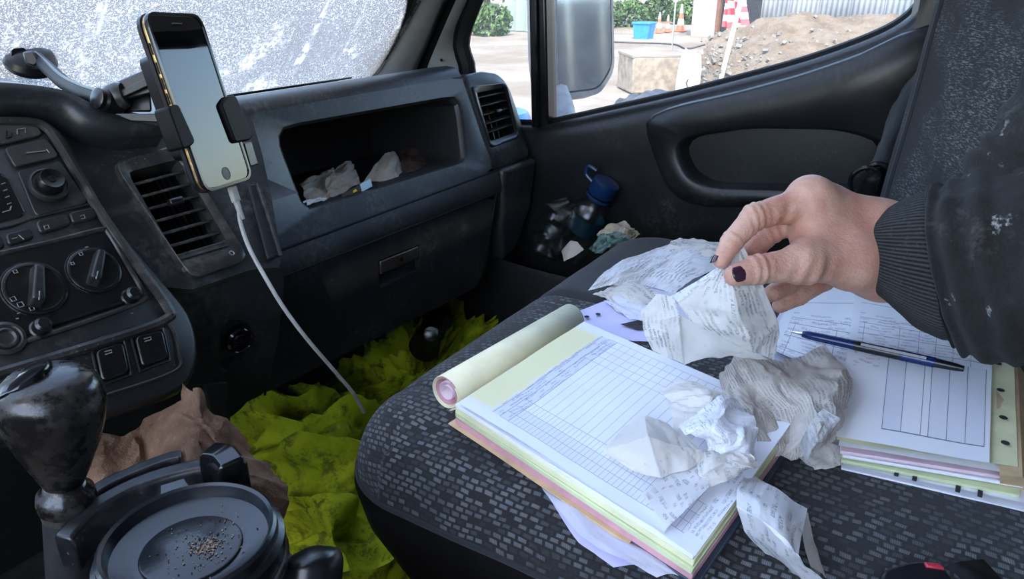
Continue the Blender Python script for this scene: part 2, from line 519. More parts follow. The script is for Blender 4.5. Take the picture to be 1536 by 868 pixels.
# ---- papers.  uv of every sheet runs 0..1 across (x) and along (y)
def lines_mask(t, x, pos, w):
    """union of thin lines x = p"""
    tot = None
    for p in pos:
        d = t.math('ABSOLUTE', t.math('SUBTRACT', x, p))
        m = t.math('LESS_THAN', d, w)
        tot = m if tot is None else t.math('MAXIMUM', tot, m)
    return tot
def text_mask(t, uv, rows, chars, fill=.5, rot=0, soft=.02):
    """rows of scribbled print: words broken by gaps, ragged strokes inside each row"""
    s = t.sep(uv)
    wob = t.math('MULTIPLY', t.math('SUBTRACT', t.noise(uv, 5, 2), .5), .06)
    r = t.math('MULTIPLY', t.math('ADD', s[1], wob), rows); rid = t.math('FLOOR', r); rf = t.math('FRACT', r)
    inrow = t.math('MULTIPLY', t.step(rf, .16, .24), t.math('SUBTRACT', 1, t.step(rf, .70, .80)))
    cv = t.comb(t.math('MULTIPLY', s[0], chars * 1.9), t.math('MULTIPLY', r, 2.2), rid)
    g = t.noise(cv, 1.0, 2.5, .65, 1.2)
    w = t.noise(t.comb(t.math('MULTIPLY', s[0], chars * .22), t.math('MULTIPLY', rid, 3.3), 4.0), 1.0, 1, .5)
    m = t.math('MULTIPLY', t.math('SUBTRACT', 1, t.step(t.math('ABSOLUTE', t.math('SUBTRACT', g, .5)), .03, .07)), t.step(w, .72 - fill * .5, .76 - fill * .5))
    return t.math('MULTIPLY', inrow, m)

def m_receipt(name, base, ink=(.09, .09, .10), rows=26, chars=34, fill=.55, seed=0, dirt=.25, blot=.0):
    t = NT(name); uv = t.coord('UV')
    uv2 = t.mapping(uv, (1, 1, 1), loc=(seed * .137, seed * .071, 0))
    m = text_mask(t, uv2, rows, chars, fill)
    fade = t.step(t.noise(uv2, 3.2, 3), .34, .60)
    m = t.math('MULTIPLY', m, fade)
    d = t.noise(t.coord(), 34, 5, .65)
    col = t.mix(t.math('MULTIPLY', t.step(d, .45, .8), dirt), base, (.40, .34, .27))
    if blot:
        b = t.math('MULTIPLY', t.step(t.noise(uv2, 9, 6, .8), .52, .66), t.step(t.noise(uv2, 2.4, 2), .45, .62))
        col = t.mix(t.math('MULTIPLY', b, blot), col, (.16, .15, .145))
    col = t.mix(t.math('MULTIPLY', m, .85), col, ink)
    sh = t.bsdf(col, .62, 0, t.bump(t.noise(t.coord(), 240, 4, .6), .25, .001), .35)
    tr = t.n('BsdfTranslucent'); t.set(tr.inputs[0], t.mix(.5, col, base))
    MAT[name] = t.done(t.shmix(.22, sh, tr.outputs[0]))
m_receipt('receipt_cool', (.80, .81, .84), rows=30, chars=40, fill=.6, seed=1, blot=.30)
m_receipt('receipt_warm', (.74, .71, .66), rows=17, chars=24, fill=.55, seed=2, dirt=.25)
m_receipt('receipt_white', (.82, .83, .87), rows=34, chars=30, fill=.42, seed=3, blot=.55, dirt=.15)
m_receipt('receipt_grey', (.62, .57, .51), rows=36, chars=46, fill=.75, seed=4, dirt=.5, blot=.45)
m_receipt('receipt_plain', (.74, .71, .66), rows=24, chars=20, fill=.12, seed=5, dirt=.25)
m_receipt('receipt_roll', (.78, .78, .80), rows=9, chars=30, fill=.45, seed=6, dirt=.2)
m_receipt('receipt_brown_shaded', (.48, .42, .35), rows=12, chars=16, fill=.1, seed=7, dirt=.6)  # brown scrap and card; also darkens the shelf papers to paint in shade
m_receipt('form_sheet', (.78, .78, .90), rows=60, chars=40, fill=.12, seed=8, dirt=.06)

def m_pad():
    """order form: printed ruling on white paper.  x across the pad, y from the roll (0) to the loose end (1)"""
    t = NT('order_form'); uv = t.coord('UV'); s = t.sep(uv); x, y = s[0], s[1]
    ink = None
    def box(a, lo, hi): return t.math('MULTIPLY', t.math('GREATER_THAN', a, lo), t.math('LESS_THAN', a, hi))
    def orr(a, b): return b if a is None else t.math('MAXIMUM', a, b)
    # rows
    ry = t.math('FRACT', t.math('MULTIPLY', t.math('SUBTRACT', y, .26), 1 / .040))
    rowl = t.math('MULTIPLY', t.math('LESS_THAN', ry, .055), t.math('MULTIPLY', box(y, .255, .93), box(x, .06, .94)))
    ink = orr(ink, rowl)
    # columns
    cols = t.math('MULTIPLY', lines_mask(t, x, (.06, .115, .17, .235, .70, .76, .82, .88, .94), .0016), box(y, .215, .93))
    ink = orr(ink, cols)
    head = t.math('MULTIPLY', lines_mask(t, y, (.215, .262, .175), .0022), box(x, .06, .94))
    ink = orr(ink, head)
    fine = t.math('MULTIPLY', t.math('MULTIPLY', t.math('LESS_THAN', t.math('FRACT', t.math('MULTIPLY', y, 50)), .09), box(x, .06, .235)), box(y, .255, .93))
    ink = orr(ink, fine)
    txt = t.math('MULTIPLY', text_mask(t, uv, 62, 60, .55), t.math('ADD', box(y, .165, .262), t.math('MULTIPLY', box(y, .93, .985), box(x, .06, .5)), clamp=True))
    txt = t.math('MULTIPLY', txt, box(x, .08, .92))
    tint = t.math('MULTIPLY', box(x, .06, .94), box(y, .165, .262))
    tint2 = t.math('MULTIPLY', box(x, .06, .17), box(y, .26, .93))
    base = t.mix(t.step(t.noise(uv, 5, 4), .3, .75), (.80, .82, .88), (.76, .78, .87))
    base = t.mix(t.math('MULTIPLY', tint, .45), base, (.52, .56, .72))
    base = t.mix(t.math('MULTIPLY', tint2, .30), base, (.52, .56, .72))
    yb = t.math('MULTIPLY', t.math('SUBTRACT', 1, t.step(t.math('ADD', y, t.math('MULTIPLY', t.noise(uv, 14, 4), .04)), .17, .20)), t.math('MULTIPLY', t.step(x, .03, .10), t.math('SUBTRACT', 1, t.step(x, .90, .96))))
    base = t.mix(yb, base, (.78, .75, .47))
    col = t.mix(t.math('MULTIPLY', ink, .62), base, (.18, .19, .27))
    col = t.mix(t.math('MULTIPLY', txt, .7), col, (.16, .17, .24))
    MAT['order_form'] = t.done(t.bsdf(col, .6, 0, None, .3))
    t = NT('log_form'); uv = t.coord('UV'); s = t.sep(uv); x, y = s[0], s[1]
    def box2(a, lo, hi): return t.math('MULTIPLY', t.math('GREATER_THAN', a, lo), t.math('LESS_THAN', a, hi))
    c1 = t.math('MULTIPLY', lines_mask(t, x, (.30, .425, .555, .605, .725, .845, .965), .0026), box2(y, .50, .93))
    c1b = t.math('MULTIPLY', lines_mask(t, x, (.10, .36, .50, .62, .74, .86), .0016), box2(y, .30, .50))
    c2 = t.math('MULTIPLY', lines_mask(t, y, (.93,), .0026), box2(x, .30, .965))
    c3 = t.math('MULTIPLY', lines_mask(t, y, (.14, .26, .30, .38, .46), .0014), box2(x, .06, .965))
    tx = t.math('MULTIPLY', text_mask(t, uv, 46, 46, .5), t.math('ADD', t.math('MULTIPLY', box2(y, .22, .46), box2(x, .06, .95)), t.math('MULTIPLY', box2(y, .46, .62), box2(x, .05, .24)), clamp=True))
    tint = t.math('MULTIPLY', t.math('ADD', box2(x, .30, .425), box2(x, .605, .965)), box2(y, .50, .93))
    base = t.mix(t.step(t.noise(uv, 4, 4), .3, .75), (.82, .83, .86), (.78, .80, .86))
    base = t.mix(t.math('MULTIPLY', tint, .35), base, (.60, .62, .74))
    ink = t.math('MAXIMUM', t.math('MAXIMUM', c1, c2), t.math('MAXIMUM', c3, c1b))
    col = t.mix(t.math('MULTIPLY', ink, .85), base, (.10, .10, .15))
    col = t.mix(t.math('MULTIPLY', tx, .6), col, (.2, .2, .28))
    MAT['log_form'] = t.done(t.bsdf(col, .6, 0, None, .3))
m_pad()
plain('paper_white', (.80, .81, .86), .6, vary=.04, vscale=30)
plain('paper_lilac', (.62, .60, .86), .6, vary=.05, vscale=30)
plain('paper_cream', (.80, .76, .52), .6, bump=.1, bscale=200, vary=.08, vscale=30)
plain('paper_yellow', (.74, .72, .44), .6, vary=.08, vscale=30)
plain('paper_green', (.60, .66, .38), .6, vary=.08, vscale=30)
plain('paper_pink', (.58, .30, .33), .6, vary=.12, vscale=40)
plain('paper_tan', (.60, .42, .24), .65, vary=.12, vscale=40)
plain('paper_rose', (.72, .55, .60), .6, vary=.08, vscale=40)
plain('cover_navy', (.03, .045, .07), .4, vary=.2)
plain('pen_blue', (.008, .022, .10), .22)
plain('pen_black', (.008, .008, .010), .28)
plain('pen_clear', (.35, .38, .42), .2)
plain('hole_dark', (.02, .02, .022), .8)
plain('cup_paper', (.68, .66, .62), .6, vary=.08)
plain('lid_plastic', (.008, .010, .013), .24, vary=.3, vscale=60, bump=.1)
plain('crumb', (.17, .125, .09), .9, vary=.5, vscale=500)
plain('crumb_dark', (.015, .012, .010), .9)
plain('bottle_cap', (.006, .026, .085), .3, vary=.2)
plain('bottle_label', (.010, .05, .075), .35, vary=.3)
plain('wrapper', (.26, .215, .14), .5, vary=.4, vscale=60)
plain('wrapper_green', (.03, .075, .06), .4, vary=.5, vscale=80)
plain('packet_blue', (.42, .60, .70), .45)
plain('packet_black', (.012, .012, .012), .3)
plain('packet_yellow', (.7, .6, .05), .4)
plain('rag_brown', (.05, .028, .020), .9, bump=.5, bscale=200, vary=.5, vscale=50)

def m_bag():
    t = NT('bag_paper'); c = t.coord()
    n1 = t.noise(c, 30, 5, .65); n2 = t.noise(c, 160, 4, .7)
    col = t.mix(t.step(n1, .35, .7), (.12, .066, .040), (.195, .118, .074))
    col = t.mix(t.math('MULTIPLY', t.step(n2, .55, .75), .5), col, (.36, .24, .16))
    MAT['bag_paper'] = t.done(t.bsdf(col, .8, 0, t.bump(t.math('ADD', n1, n2), .6, .003), .25))
    t = NT('hi_vis'); c = t.coord()
    n1 = t.noise(c, 13, 6, .7); n2 = t.noise(c, 55, 5, .75); n3 = t.noise(c, 24, 3)
    col = t.mix(t.step(n1, .3, .7), (.30, .37, .010), (.47, .53, .018))
    dirt = t.math('MULTIPLY', t.step(n2, .44, .62), t.step(n3, .38, .58))
    col = t.mix(t.math('MULTIPLY', dirt, .75), col, (.055, .06, .016))
    sp = t.step(t.noise(c, 190, 2, .6), .70, .75)
    col = t.mix(t.math('MULTIPLY', sp, .7), col, (.05, .05, .02))
    MAT['hi_vis'] = t.done(t.bsdf(col, .85, 0, t.bump(t.noise(c, 700, 2), .3, .001), .2))
m_bag()

# ---- glass
def m_glass(name, dust, tint=(.93, .96, .95), speck=(.60, .70), streak=True, film=.05, dcol=(.72, .73, .73)):
    """pane with dried dirt on its outer face: clear where clean, scattering where dirty"""
    t = NT(name); c = t.coord()
    tr = t.n('BsdfTransparent'); t.set(tr.inputs[0], tint)
    gl = t.n('BsdfGlossy'); gl.inputs['Roughness'].default_value = .01
    fr = t.n('Fresnel'); fr.inputs[0].default_value = 1.45
    pane = t.shmix(fr.outputs[0], tr.outputs[0], gl.outputs[0])
    tl = t.n('BsdfTranslucent'); t.set(tl.inputs[0], dcol)
    df = t.n('BsdfDiffuse'); t.set(df.inputs[0], dcol)
    dirt = t.shmix(.3, tl.outputs[0], df.outputs[0])
    a = t.step(t.noise(c, 260, 3, .75), *speck)
    b = t.step(t.noise(c, 640, 2, .7), speck[0] - .02, speck[1])
    big = t.step(t.noise(c, 5, 4, .6), .30, .62)
    sp = t.math('MAXIMUM', a, t.math('MULTIPLY', b, .8))
    sp = t.math('MULTIPLY', sp, t.math('ADD', .35, t.math('MULTIPLY', big, .65)))
    if streak:
        st = t.noise(t.mapping(c, (26, 3, 3), rot=(0, .45, 0)), 1.3, 3, .6)
        st2 = t.math('MULTIPLY', t.step(st, .60, .72), t.step(t.noise(c, 60, 3, .7), .38, .6))
        sp = t.math('MAXIMUM', sp, t.math('MULTIPLY', st2, .8))
        pat = t.math('MULTIPLY', t.step(t.noise(c, 11, 5, .65), .56, .68), t.step(t.noise(c, 130, 3, .7), .35, .6))
        sp = t.math('MAXIMUM', sp, t.math('MULTIPLY', pat, .9))
    fac = t.math('ADD', film, t.math('MULTIPLY', sp, dust), clamp=True)
    MAT[name] = t.done(t.shmix(fac, pane, dirt))
m_glass('windscreen_glass', .70, speck=(.53, .68), film=.22, dcol=(.70, .70, .68))
m_glass('side_glass', .25, tint=(.80, .83, .83), speck=(.60, .72), streak=False, film=.05)
def m_clear(name, tint, gloss=.08):
    t = NT(name)
    tr = t.n('BsdfTransparent'); t.set(tr.inputs[0], tint)
    gl = t.n('BsdfGlossy'); gl.inputs['Roughness'].default_value = gloss
    lw = t.n('LayerWeight'); lw.inputs[0].default_value = .35
    f = t.math('ADD', .06, t.math('MULTIPLY', lw.outputs['Facing'], .45), clamp=True)
    MAT[name] = t.done(t.shmix(f, tr.outputs[0], gl.outputs[0]))
m_clear('clear_plastic', (.74, .77, .78), .25)
t = NT('mirror_glass'); MAT['mirror_glass'] = t.done(t.bsdf((.8, .83, .86), .06, 1.0))
t = NT('phone_screen')
c_ = t.coord(); sm_ = t.step(t.noise(c_, 30, 4), .4, .8)
MAT['phone_screen'] = t.done(t.bsdf((.004, .004, .005), t.math('ADD', .015, t.math('MULTIPLY', sm_, .05)), 0, None, .5, **{'IOR': 1.52}))
# ================================================================== the van: shell, door, glass
XD = 1.20                      # plane of the passenger door
fl = MB().box((.30, .30, .99), (1.86, 1.6, .02)).build('floor', 'cab_floor'); struct(fl, 'black rubber cab floor in the footwell under the dashboard')
cl = MB()
cl.hexa([(-.60, -.50, 2.28), (1.18, -.50, 2.28), (1.14, .40, 2.24), (-.60, .40, 2.24)], [(-.60, -.50, 2.32), (1.18, -.50, 2.32), (1.14, .40, 2.28), (-.60, .40, 2.28)])
struct(cl.build('ceiling', 'headliner'), 'pale headliner of the van cab above the seats')
struct(MB().box((.30, -.50, 1.65), (1.86, .03, 1.32)).build('wall_rear', 'bulkhead'), 'grey bulkhead behind the seats')
struct(MB().box((.30, 1.02, 1.28), (1.86, .03, .60)).build('wall_front', 'recess_plastic'), 'black firewall ahead of the footwell')
struct(MB().box((1.215, .93, 1.28), (.03, .20, .60)).build('wall_kick', 'recess_plastic'), 'black kick panel beside the footwell')
struct(MB().hexa([(1.20, -.5, 1.86), (1.20, -.02, 1.86), (1.24, -.02, 1.86), (1.24, -.5, 1.86)], [(1.14, -.5, 2.3), (1.14, -.02, 2.3), (1.18, -.02, 2.3), (1.18, -.5, 2.3)]).build('wall_side', 'headliner'), 'pale side lining behind the passenger door')
struct(MB().box((-.63, .25, 1.30), (.04, 1.52, .64)).build('wall_driver_block', 'door_plastic'), 'unseen lower driver door panel added to block low light into the footwell')  # out-of-view panel, added to keep low light out of the footwell
# windscreen
WB = A(0, 1.005, 1.572); WT = A(0, .41, 2.26)
def wsp(x, s): 
    p = WB * (1 - s) + WT * s; return A(x, p[1], p[2])
g = MB()
g.grid([[wsp(x, s) + A(0, -.02 * ((x - .25) / .85) ** 2, 0) for s in np.linspace(0, 1, 6)] for x in np.linspace(-.62, 1.085, 14)])
ws = g.build('window_1', 'windscreen_glass', smooth=180); struct(ws, 'sloping windscreen caked in dried dust and water marks')
se = MB()
e0 = [pY(536, 124, 1.0), pY(560, 98, .975), pY(588, 50, .925), pY(613, -2, .868), pY(640, -70, .79), A(1.03, .60, 2.05), A(1.02, .43, 2.25)]
se.tube(catmull(e0, 24), (.014), 8)
se.build('window_seal', 'rubber', ws)
# A pillar trim: lofted between the windscreen edge and the door frame
lft = catmull([pY(528, 128, 1.0), pY(556, 112, .985), pY(590, 54, .93), pY(616, 0, .868), pY(650, -80, .78), A(1.035, .46, 2.25)], 20)
mid = catmull([pY(622, 128, .94), pY(625, 105, .935), pY(644, 62, .905), pY(672, 0, .86), pY(712, -80, .78), A(1.07, .44, 2.25)], 20)
md2 = catmull([pX(640, 126, 1.175), pX(640, 105, 1.175), pX(655, 66, 1.168), pX(684, 0, 1.155), pX(722, -80, 1.13), A(1.09, .42, 2.25)], 20)
rgt = catmull([pX(694, 126, 1.215), pX(692, 100, 1.215), pX(682, 60, 1.215), pX(705, 0, 1.205), pX(742, -80, 1.18), A(1.12, .42, 2.25)], 20)
g = MB()
rows = []
for i in range(20):
    c = catmull([lft[i], lft[i] * .5 + mid[i] * .5 + A(-.012, -.012, 0), mid[i]], 7)
    rows.append(list(c))
g.grid(rows)
ap = g.build('trim_1', 'pillar_trim', smooth=60, solid=.012, soff=1); struct(ap, 'pale grey windscreen pillar trim rising from the dashboard end')
g = MB()
g.grid([[mid[i], mid[i] * .65 + md2[i] * .35 + A(.012, .012, 0), md2[i]] for i in range(20)])
g.build('door_seal', 'rubber', ap, smooth=60)
g = MB()
g.grid([[md2[i], md2[i] * .5 + rgt[i] * .5 + A(-.006, -.006, 0), rgt[i]] for i in range(20)])
g.build('pillar_inner', 'pillar_trim', ap, smooth=60)
MB().lathe(pX(662, 90, 1.178), (-.7, -.7, 0), [(.003, 0), (.0024, .004)], 10).build('screw', 'rubber', ap)

# passenger door -----------------------------------------------------------------
dr = bpy.data.objects.new('door_1', None); COL.objects.link(dr); dr.location = (XD, .4, 1.0)
struct(dr, 'charcoal plastic passenger door with sloping sill and armrest'); 
sill = [(690, 178), (760, 190), (800, 192), (826, 189), (900, 173), (1000, 151), (1100, 126), (1200, 99), (1290, 68), (1345, 42), (1378, 12), (1392, -20), (1400, -60)]
sp = [pX(u, v, XD) for u, v in sill]
sp = [A(XD, .84, sp[0][2])] + sp[1:] + [A(XD, .03, 1.86), A(XD, -.10, 1.90), A(XD, -.45, 1.90)]
SP = catmull(sp, 60)
g = MB(); prof = [(.03, .0), (.012, .006), (-.006, .002), (-.020, -.010), (-.026, -.030), (-.028, -.08), (-.026, -.20), (-.020, -.35)]
rows = []
for p in SP:
    r = [A(XD + dx, p[1], p[2] + dz) for dx, dz in prof]
    r.append(A(XD - .03, p[1], 1.00)); rows.append(r)
g.grid(rows)
g.build('door_panel', 'door_plastic', dr, smooth=60)
# frame, post and window rubbers
g = MB()
fr_pts = [A(XD + .02, p[1], p[2] + .004) for p in SP[:46]]
g.tube(fr_pts, .009, 8); g.build('sill_rubber', 'rubber', dr)
g = MB()
lo = [pX(797, 196, XD + .01), pX(826, 192, XD + .01), pX(826, 192, XD + .05), pX(797, 196, XD + .05)]
lo = [A(XD - .004, .700, 1.495), A(XD - .004, .664, 1.500), A(XD + .035, .664, 1.500), A(XD + .035, .700, 1.495)]
hi = [A(XD - .022, .700, 1.80), A(XD - .022, .668, 1.81), A(XD + .015, .668, 1.81), A(XD + .015, .700, 1.80)]
g.hexa(lo, hi); g.build('window_post', 'black_plastic', dr, bevel=.004)
g = MB(); g.tube([A(XD - .008, .682, 1.50), A(XD - .026, .684, 1.85)], (.0035), 6); g.build('post_strip', 'gloss_black', dr)
fr = [A(XD + .01, .86, 1.48), pX(702, 110, XD + .012), pX(692, 62, XD + .012), pX(712, 0, XD + .005), pX(745, -70, XD - .01), A(XD - .026, .58, 1.825), A(XD - .030, .42, 1.865), A(XD - .036, .28, 1.92), A(XD - .040, .05, 1.95), A(XD - .042, -.30, 1.95)]
g = MB(); g.tube(catmull(fr, 30), .017, 8); g.build('window_frame', 'rubber', dr)
cq_ = [q for q in catmull(fr, 30) if q[2] > 1.70]
MB().grid([[q + A(0, 0, .008), q * .5 + A(q[0] - .03, q[1] * .93, 2.26) * .5 + A(.01, 0, 0), A(q[0] - .03, q[1] * .93, 2.26)] for q in cq_]).build('upper_frame', 'pillar_trim', dr, smooth=60, solid=.01)
g = MB()
g.hexa([A(XD - .005, .10, 1.60), A(XD - .005, -.02, 1.60), A(XD + .04, -.02, 1.60), A(XD + .04, .10, 1.60)], [A(XD - .07, .10, 2.25), A(XD - .07, -.45, 2.25), A(XD - .03, -.45, 2.25), A(XD - .03, .10, 2.25)])
struct(g.build('trim_2', 'pillar_trim', bevel=.01), 'pale door pillar behind the passenger seat')
# quarter light and door glass (two panes)
def wlean(z): return XD + .022 - .045 * (z - 1.5)
g = MB()
qp = [(.845, 1.50), (.70, 1.50), (.70, 1.81), (.76, 1.79), (.845, 1.72)]
g.add([A(wlean(z), y, z) for y, z in qp], [tuple(range(len(qp)))])
struct(g.build('window_2', 'side_glass', smooth=0), 'narrow quarter light ahead of the door window')
g = MB()
dp = [(.664, 1.495)] + [(p[1], p[2] + .002) for p in SP if .06 < p[1] < .655] + [(.05, 1.95), (.28, 1.92), (.42, 1.865), (.58, 1.825), (.664, 1.81)]
g.add([A(wlean(z), y, z) for y, z in dp], [tuple(range(len(dp)))])
struct(g.build('window_3', 'side_glass', smooth=0), 'dusty passenger door window with sloping lower edge')
# armrest pod
pod = [(963, 188), (976, 172), (1010, 160), (1100, 140), (1200, 113), (1290, 82), (1345, 56), (1400, 20), (1470, 60), (1440, 314), (1300, 314), (1045, 311), (1005, 295), (985, 255)]
XP = XD - .052
outer = [pX(u, v, XP) for u, v in pod]
outer = rloop(outer, .02, 3)
hole = rloop([pX(u, v, XP) for u, v in [(1012, 222), (1032, 205), (1120, 192), (1260, 194), (1335, 215), (1325, 287), (1180, 286), (1062, 283), (1026, 265)]], .02, 3)
ex, ey = A(0, -1, 0), A(0, 0, 1)
o, h = angmatch(outer, hole, ex, ey, 72)
g = MB()
co = o.mean(0)
base = o + A(.045, 0, 0) + (o - co) * .02
mid_ = o + A(.008, 0, 0); edge = co + (o - co) * .965
ch = h.mean(0)
loops = [base, mid_, edge, ch + (h - ch) * 1.06, h + A(.003, 0, 0), ch + (h - ch) * .95 + A(.014, 0, 0), ch + (h - ch) * .86 + A(.040, 0, .004), ch + (h - ch) * .6 + A(.052, 0, .006)]
for a_, b_ in zip(loops, loops[1:]): g.ring(a_, b_)
n = len(h); g.add(list(loops[-1]), [tuple(range(n))])
g.build('armrest_panel', 'door_plastic', dr, smooth=70)
# pocket
g = MB()
zt = 1.262
# trough: outer wall, floor, inside
ya, yb = .30, .80
def prow(z): return XD - .115 if z > 1.1 else XD - .10
P = []
for y in np.linspace(yb, ya, 16):
    e = abs((y - .55) / .25)
    bul = .02 * (1 - e ** 4)
    zr = zt + .018 * e ** 2
    xo = XD - .095 - bul
    P.append([A(XD - .02, y, 1.02), A(xo + .02, y, 1.03), A(xo, y, 1.08), A(xo, y, zr - .01), A(xo + .004, y, zr), A(xo + .010, y, zr - .006), A(xo + .014, y, 1.10), A(XD - .03, y, 1.08)])
g.grid(P); g.build('door_pocket', 'pocket_plastic', dr, smooth=50)

# ================================================================== dashboard
ds = thing('dashboard', (.45, .80, 1.0), 'dusty charcoal van dashboard with open shelf, vents, dials and glovebox', 'dashboard')
T22 = math.radians(22); nD = A(0, -math.cos(T22), math.sin(T22)); oD = A(.563, .68, 1.451)
TG = math.radians(-2); nG = A(0, -math.cos(TG), math.sin(TG))
def fD(x, s): return A(x, .68 + s * math.sin(T22), 1.451 + s * math.cos(T22))
def fG(x, s): return A(x, .68 - s * math.sin(TG), 1.451 - s * math.cos(TG))     # s metres downwards
XS = 1.035
# upper panel with the shelf opening
outer = [fD(.47, 0), fD(XS, 0), fD(XS, .165), fD(.47, .165)]
hole = rloop([pP(u, v, oD, nD) for u, v in [(459, 314), (700, 241), (689, 143), (412, 192)]], [.012, .016, .03, .03], 7)
o, h = angmatch(outer, hole, A(1, 0, 0), unit(A(0, math.sin(T22), math.cos(T22))), 96)
ch = h.mean(0); inn = -nD
g = MB()
loops = [o, ch + (h - ch) * 1.03, h + inn * .003, ch + (h - ch) * .985 + inn * .010, ch + (h - ch) * .98 + A(0, .10, -.012), ch + (h - ch) * .92 + A(0, .19, -.015)]
for a_, b_ in zip(loops[:4], loops[1:4]): g.ring(a_, b_)
g.build('shelf_panel', 'dash_plastic', ds, smooth=40)
g = MB()
for a_, b_ in zip(loops[3:], loops[4:]): g.ring(a_, b_)
g.add(list(loops[-1]), [tuple(range(len(h)))])
g.build('shelf_recess', 'recess_plastic', ds, smooth=40)
# deck: rolled lip and top
pr = [(.742, 1.604), (.747, 1.612), (.757, 1.618), (.772, 1.620), (.80, 1.616), (.90, 1.598), (1.01, 1.572)]
g = MB(); g.grid([[A(x, y, z) for y, z in pr] for x in (.50, .56, .75, XS)])
g.build('dash_top', 'dash_top', ds, smooth=60)
g = MB()
for k, (x0, x1) in enumerate(((.66, .90),)):
    g.hexa([A(x0, .86, 1.607), A(x1, .86, 1.607), A(x1, .91, 1.598), A(x0, .91, 1.598)], [A(x0, .86, 1.610), A(x1, .86, 1.610), A(x1, .91, 1.601), A(x0, .91, 1.601)])
g.build('demister_grille', 'black_plastic', ds, bevel=.002)
g = MB(); g.add([A(.50, y, z) for y, z in pr] + [A(.50, 1.01, 1.45), A(.50, .70, 1.45)], [tuple(range(len(pr) + 2))]); g.build('end_cheek', 'dash_plastic', ds, smooth=0)
# strip below the crease, glovebox surround and bottom
g = MB()
g.grid([[fG(x, s) + A(0, -.010 * min(1, s / .03) - .002 * math.sin(math.pi * min(1, s / .04)), 0) for s in (.002, .008, .016, .024, .032, .038)] for x in (.46, .7, 1.046)])
g.build('fascia_strip', 'dash_plastic', ds, smooth=60)
g = MB()
g.grid([[fG(x, s) + A(0, .012, 0) for s in (.0, .08, .160, .172)] + [A(x, .90, 1.25)] for x in (.46, .8, 1.16)])
g.build('lower_panel', 'recess_plastic', ds, smooth=40)
# glovebox lid
oG = oD + A(0, -.010, 0)
gq = [pP(u, v, oG, nG) for u, v in [(424, 414), (743, 290), (722, 428), (396, 592)]]
gl_ = rloop(gq, [.006, .012, .03, .01], 5)
hq = rloop([pP(u, v, oG, nG) for u, v in [(567, 391), (630, 366), (631, 404), (570, 433)]], .004, 4)
o, h = angmatch(gl_, hq, A(1, 0, 0), A(0, 0, 1), 80)
co = o.mean(0); ch = h.mean(0); ing = -nG
g = MB()
lp = [o + ing * .012, o + ing * .002, co + (o - co) * .992 , h, ch + (h - ch) * .96 + ing * .010]
for a_, b_ in zip(lp, lp[1:]): g.ring(a_, b_)
g.add(list(lp[-1]), [tuple(range(len(h)))])
gb = g.build('glovebox_lid', 'dash_plastic', ds, smooth=40)
MB().tube([p - ing * .0012 for p in (gq[3], gq[0], gq[1], gq[2])], .0016, 6).build('lid_gap', 'rubber', gb)
MB().tube([fG(.47, 0) + A(0, -.001, 0), fG(1.165, 0) + A(0, -.001, 0)], .0015, 6).build('panel_gap', 'rubber', ds)
g = MB()
pq = [pP(u, v, oG, nG) for u, v in [(570, 392), (628, 369), (629, 387), (571, 412)]]
g.hexa([p + ing * .006 for p in pq], [p - ing * .001 for p in pq]); g.build('latch_paddle', 'bezel_plastic', gb, bevel=.002)
c0 = pP(601, 388, oG, nG)
MB().lathe(c0 - ing * .0005, -ing, [(.0035, 0), (.0035, .0012), (.0015, .0014)], 14).build('lock_barrel', 'gloss_black', gb)
# corner panel under the end vent
g = MB()
cq = [fG(1.050, .0), fG(1.165, .0), fG(1.15, .09), fG(1.10, .16), fG(1.056, .17)]
g.hexa([p - ing * .012 for p in cq], [p + A(0, .10, 0) for p in cq]); g.build('corner_panel', 'dash_plastic', ds, bevel=.008, bseg=3)
# end pod
g = MB()
pq = [fD(XS + .002, .0), fD(1.165, .0), fD(1.170, .08), fD(1.168, .135), fD(1.150, .160), fD(1.10, .170), fD(XS + .002, .168)]
pq = rloop(pq, .012, 3)
vq = [pP(u, v, oD, nD) for u, v in [(706, 130), (758, 124), (778, 207), (735, 222)]]
o, h = angmatch(pq, rloop(vq, .006, 3), A(1, 0, 0), A(0, math.sin(T22), math.cos(T22)), 64)
co = o.mean(0)
back = o + A(0, .20, -.035)
lp = [back, o + inn * .012, co + (o - co) * .985 + inn * .003, co + (o - co) * .95, h, h + inn * .02]
for a_, b_ in zip(lp, lp[1:]): g.ring(a_, b_)
g.build('end_pod', 'dash_top', ds, smooth=60)

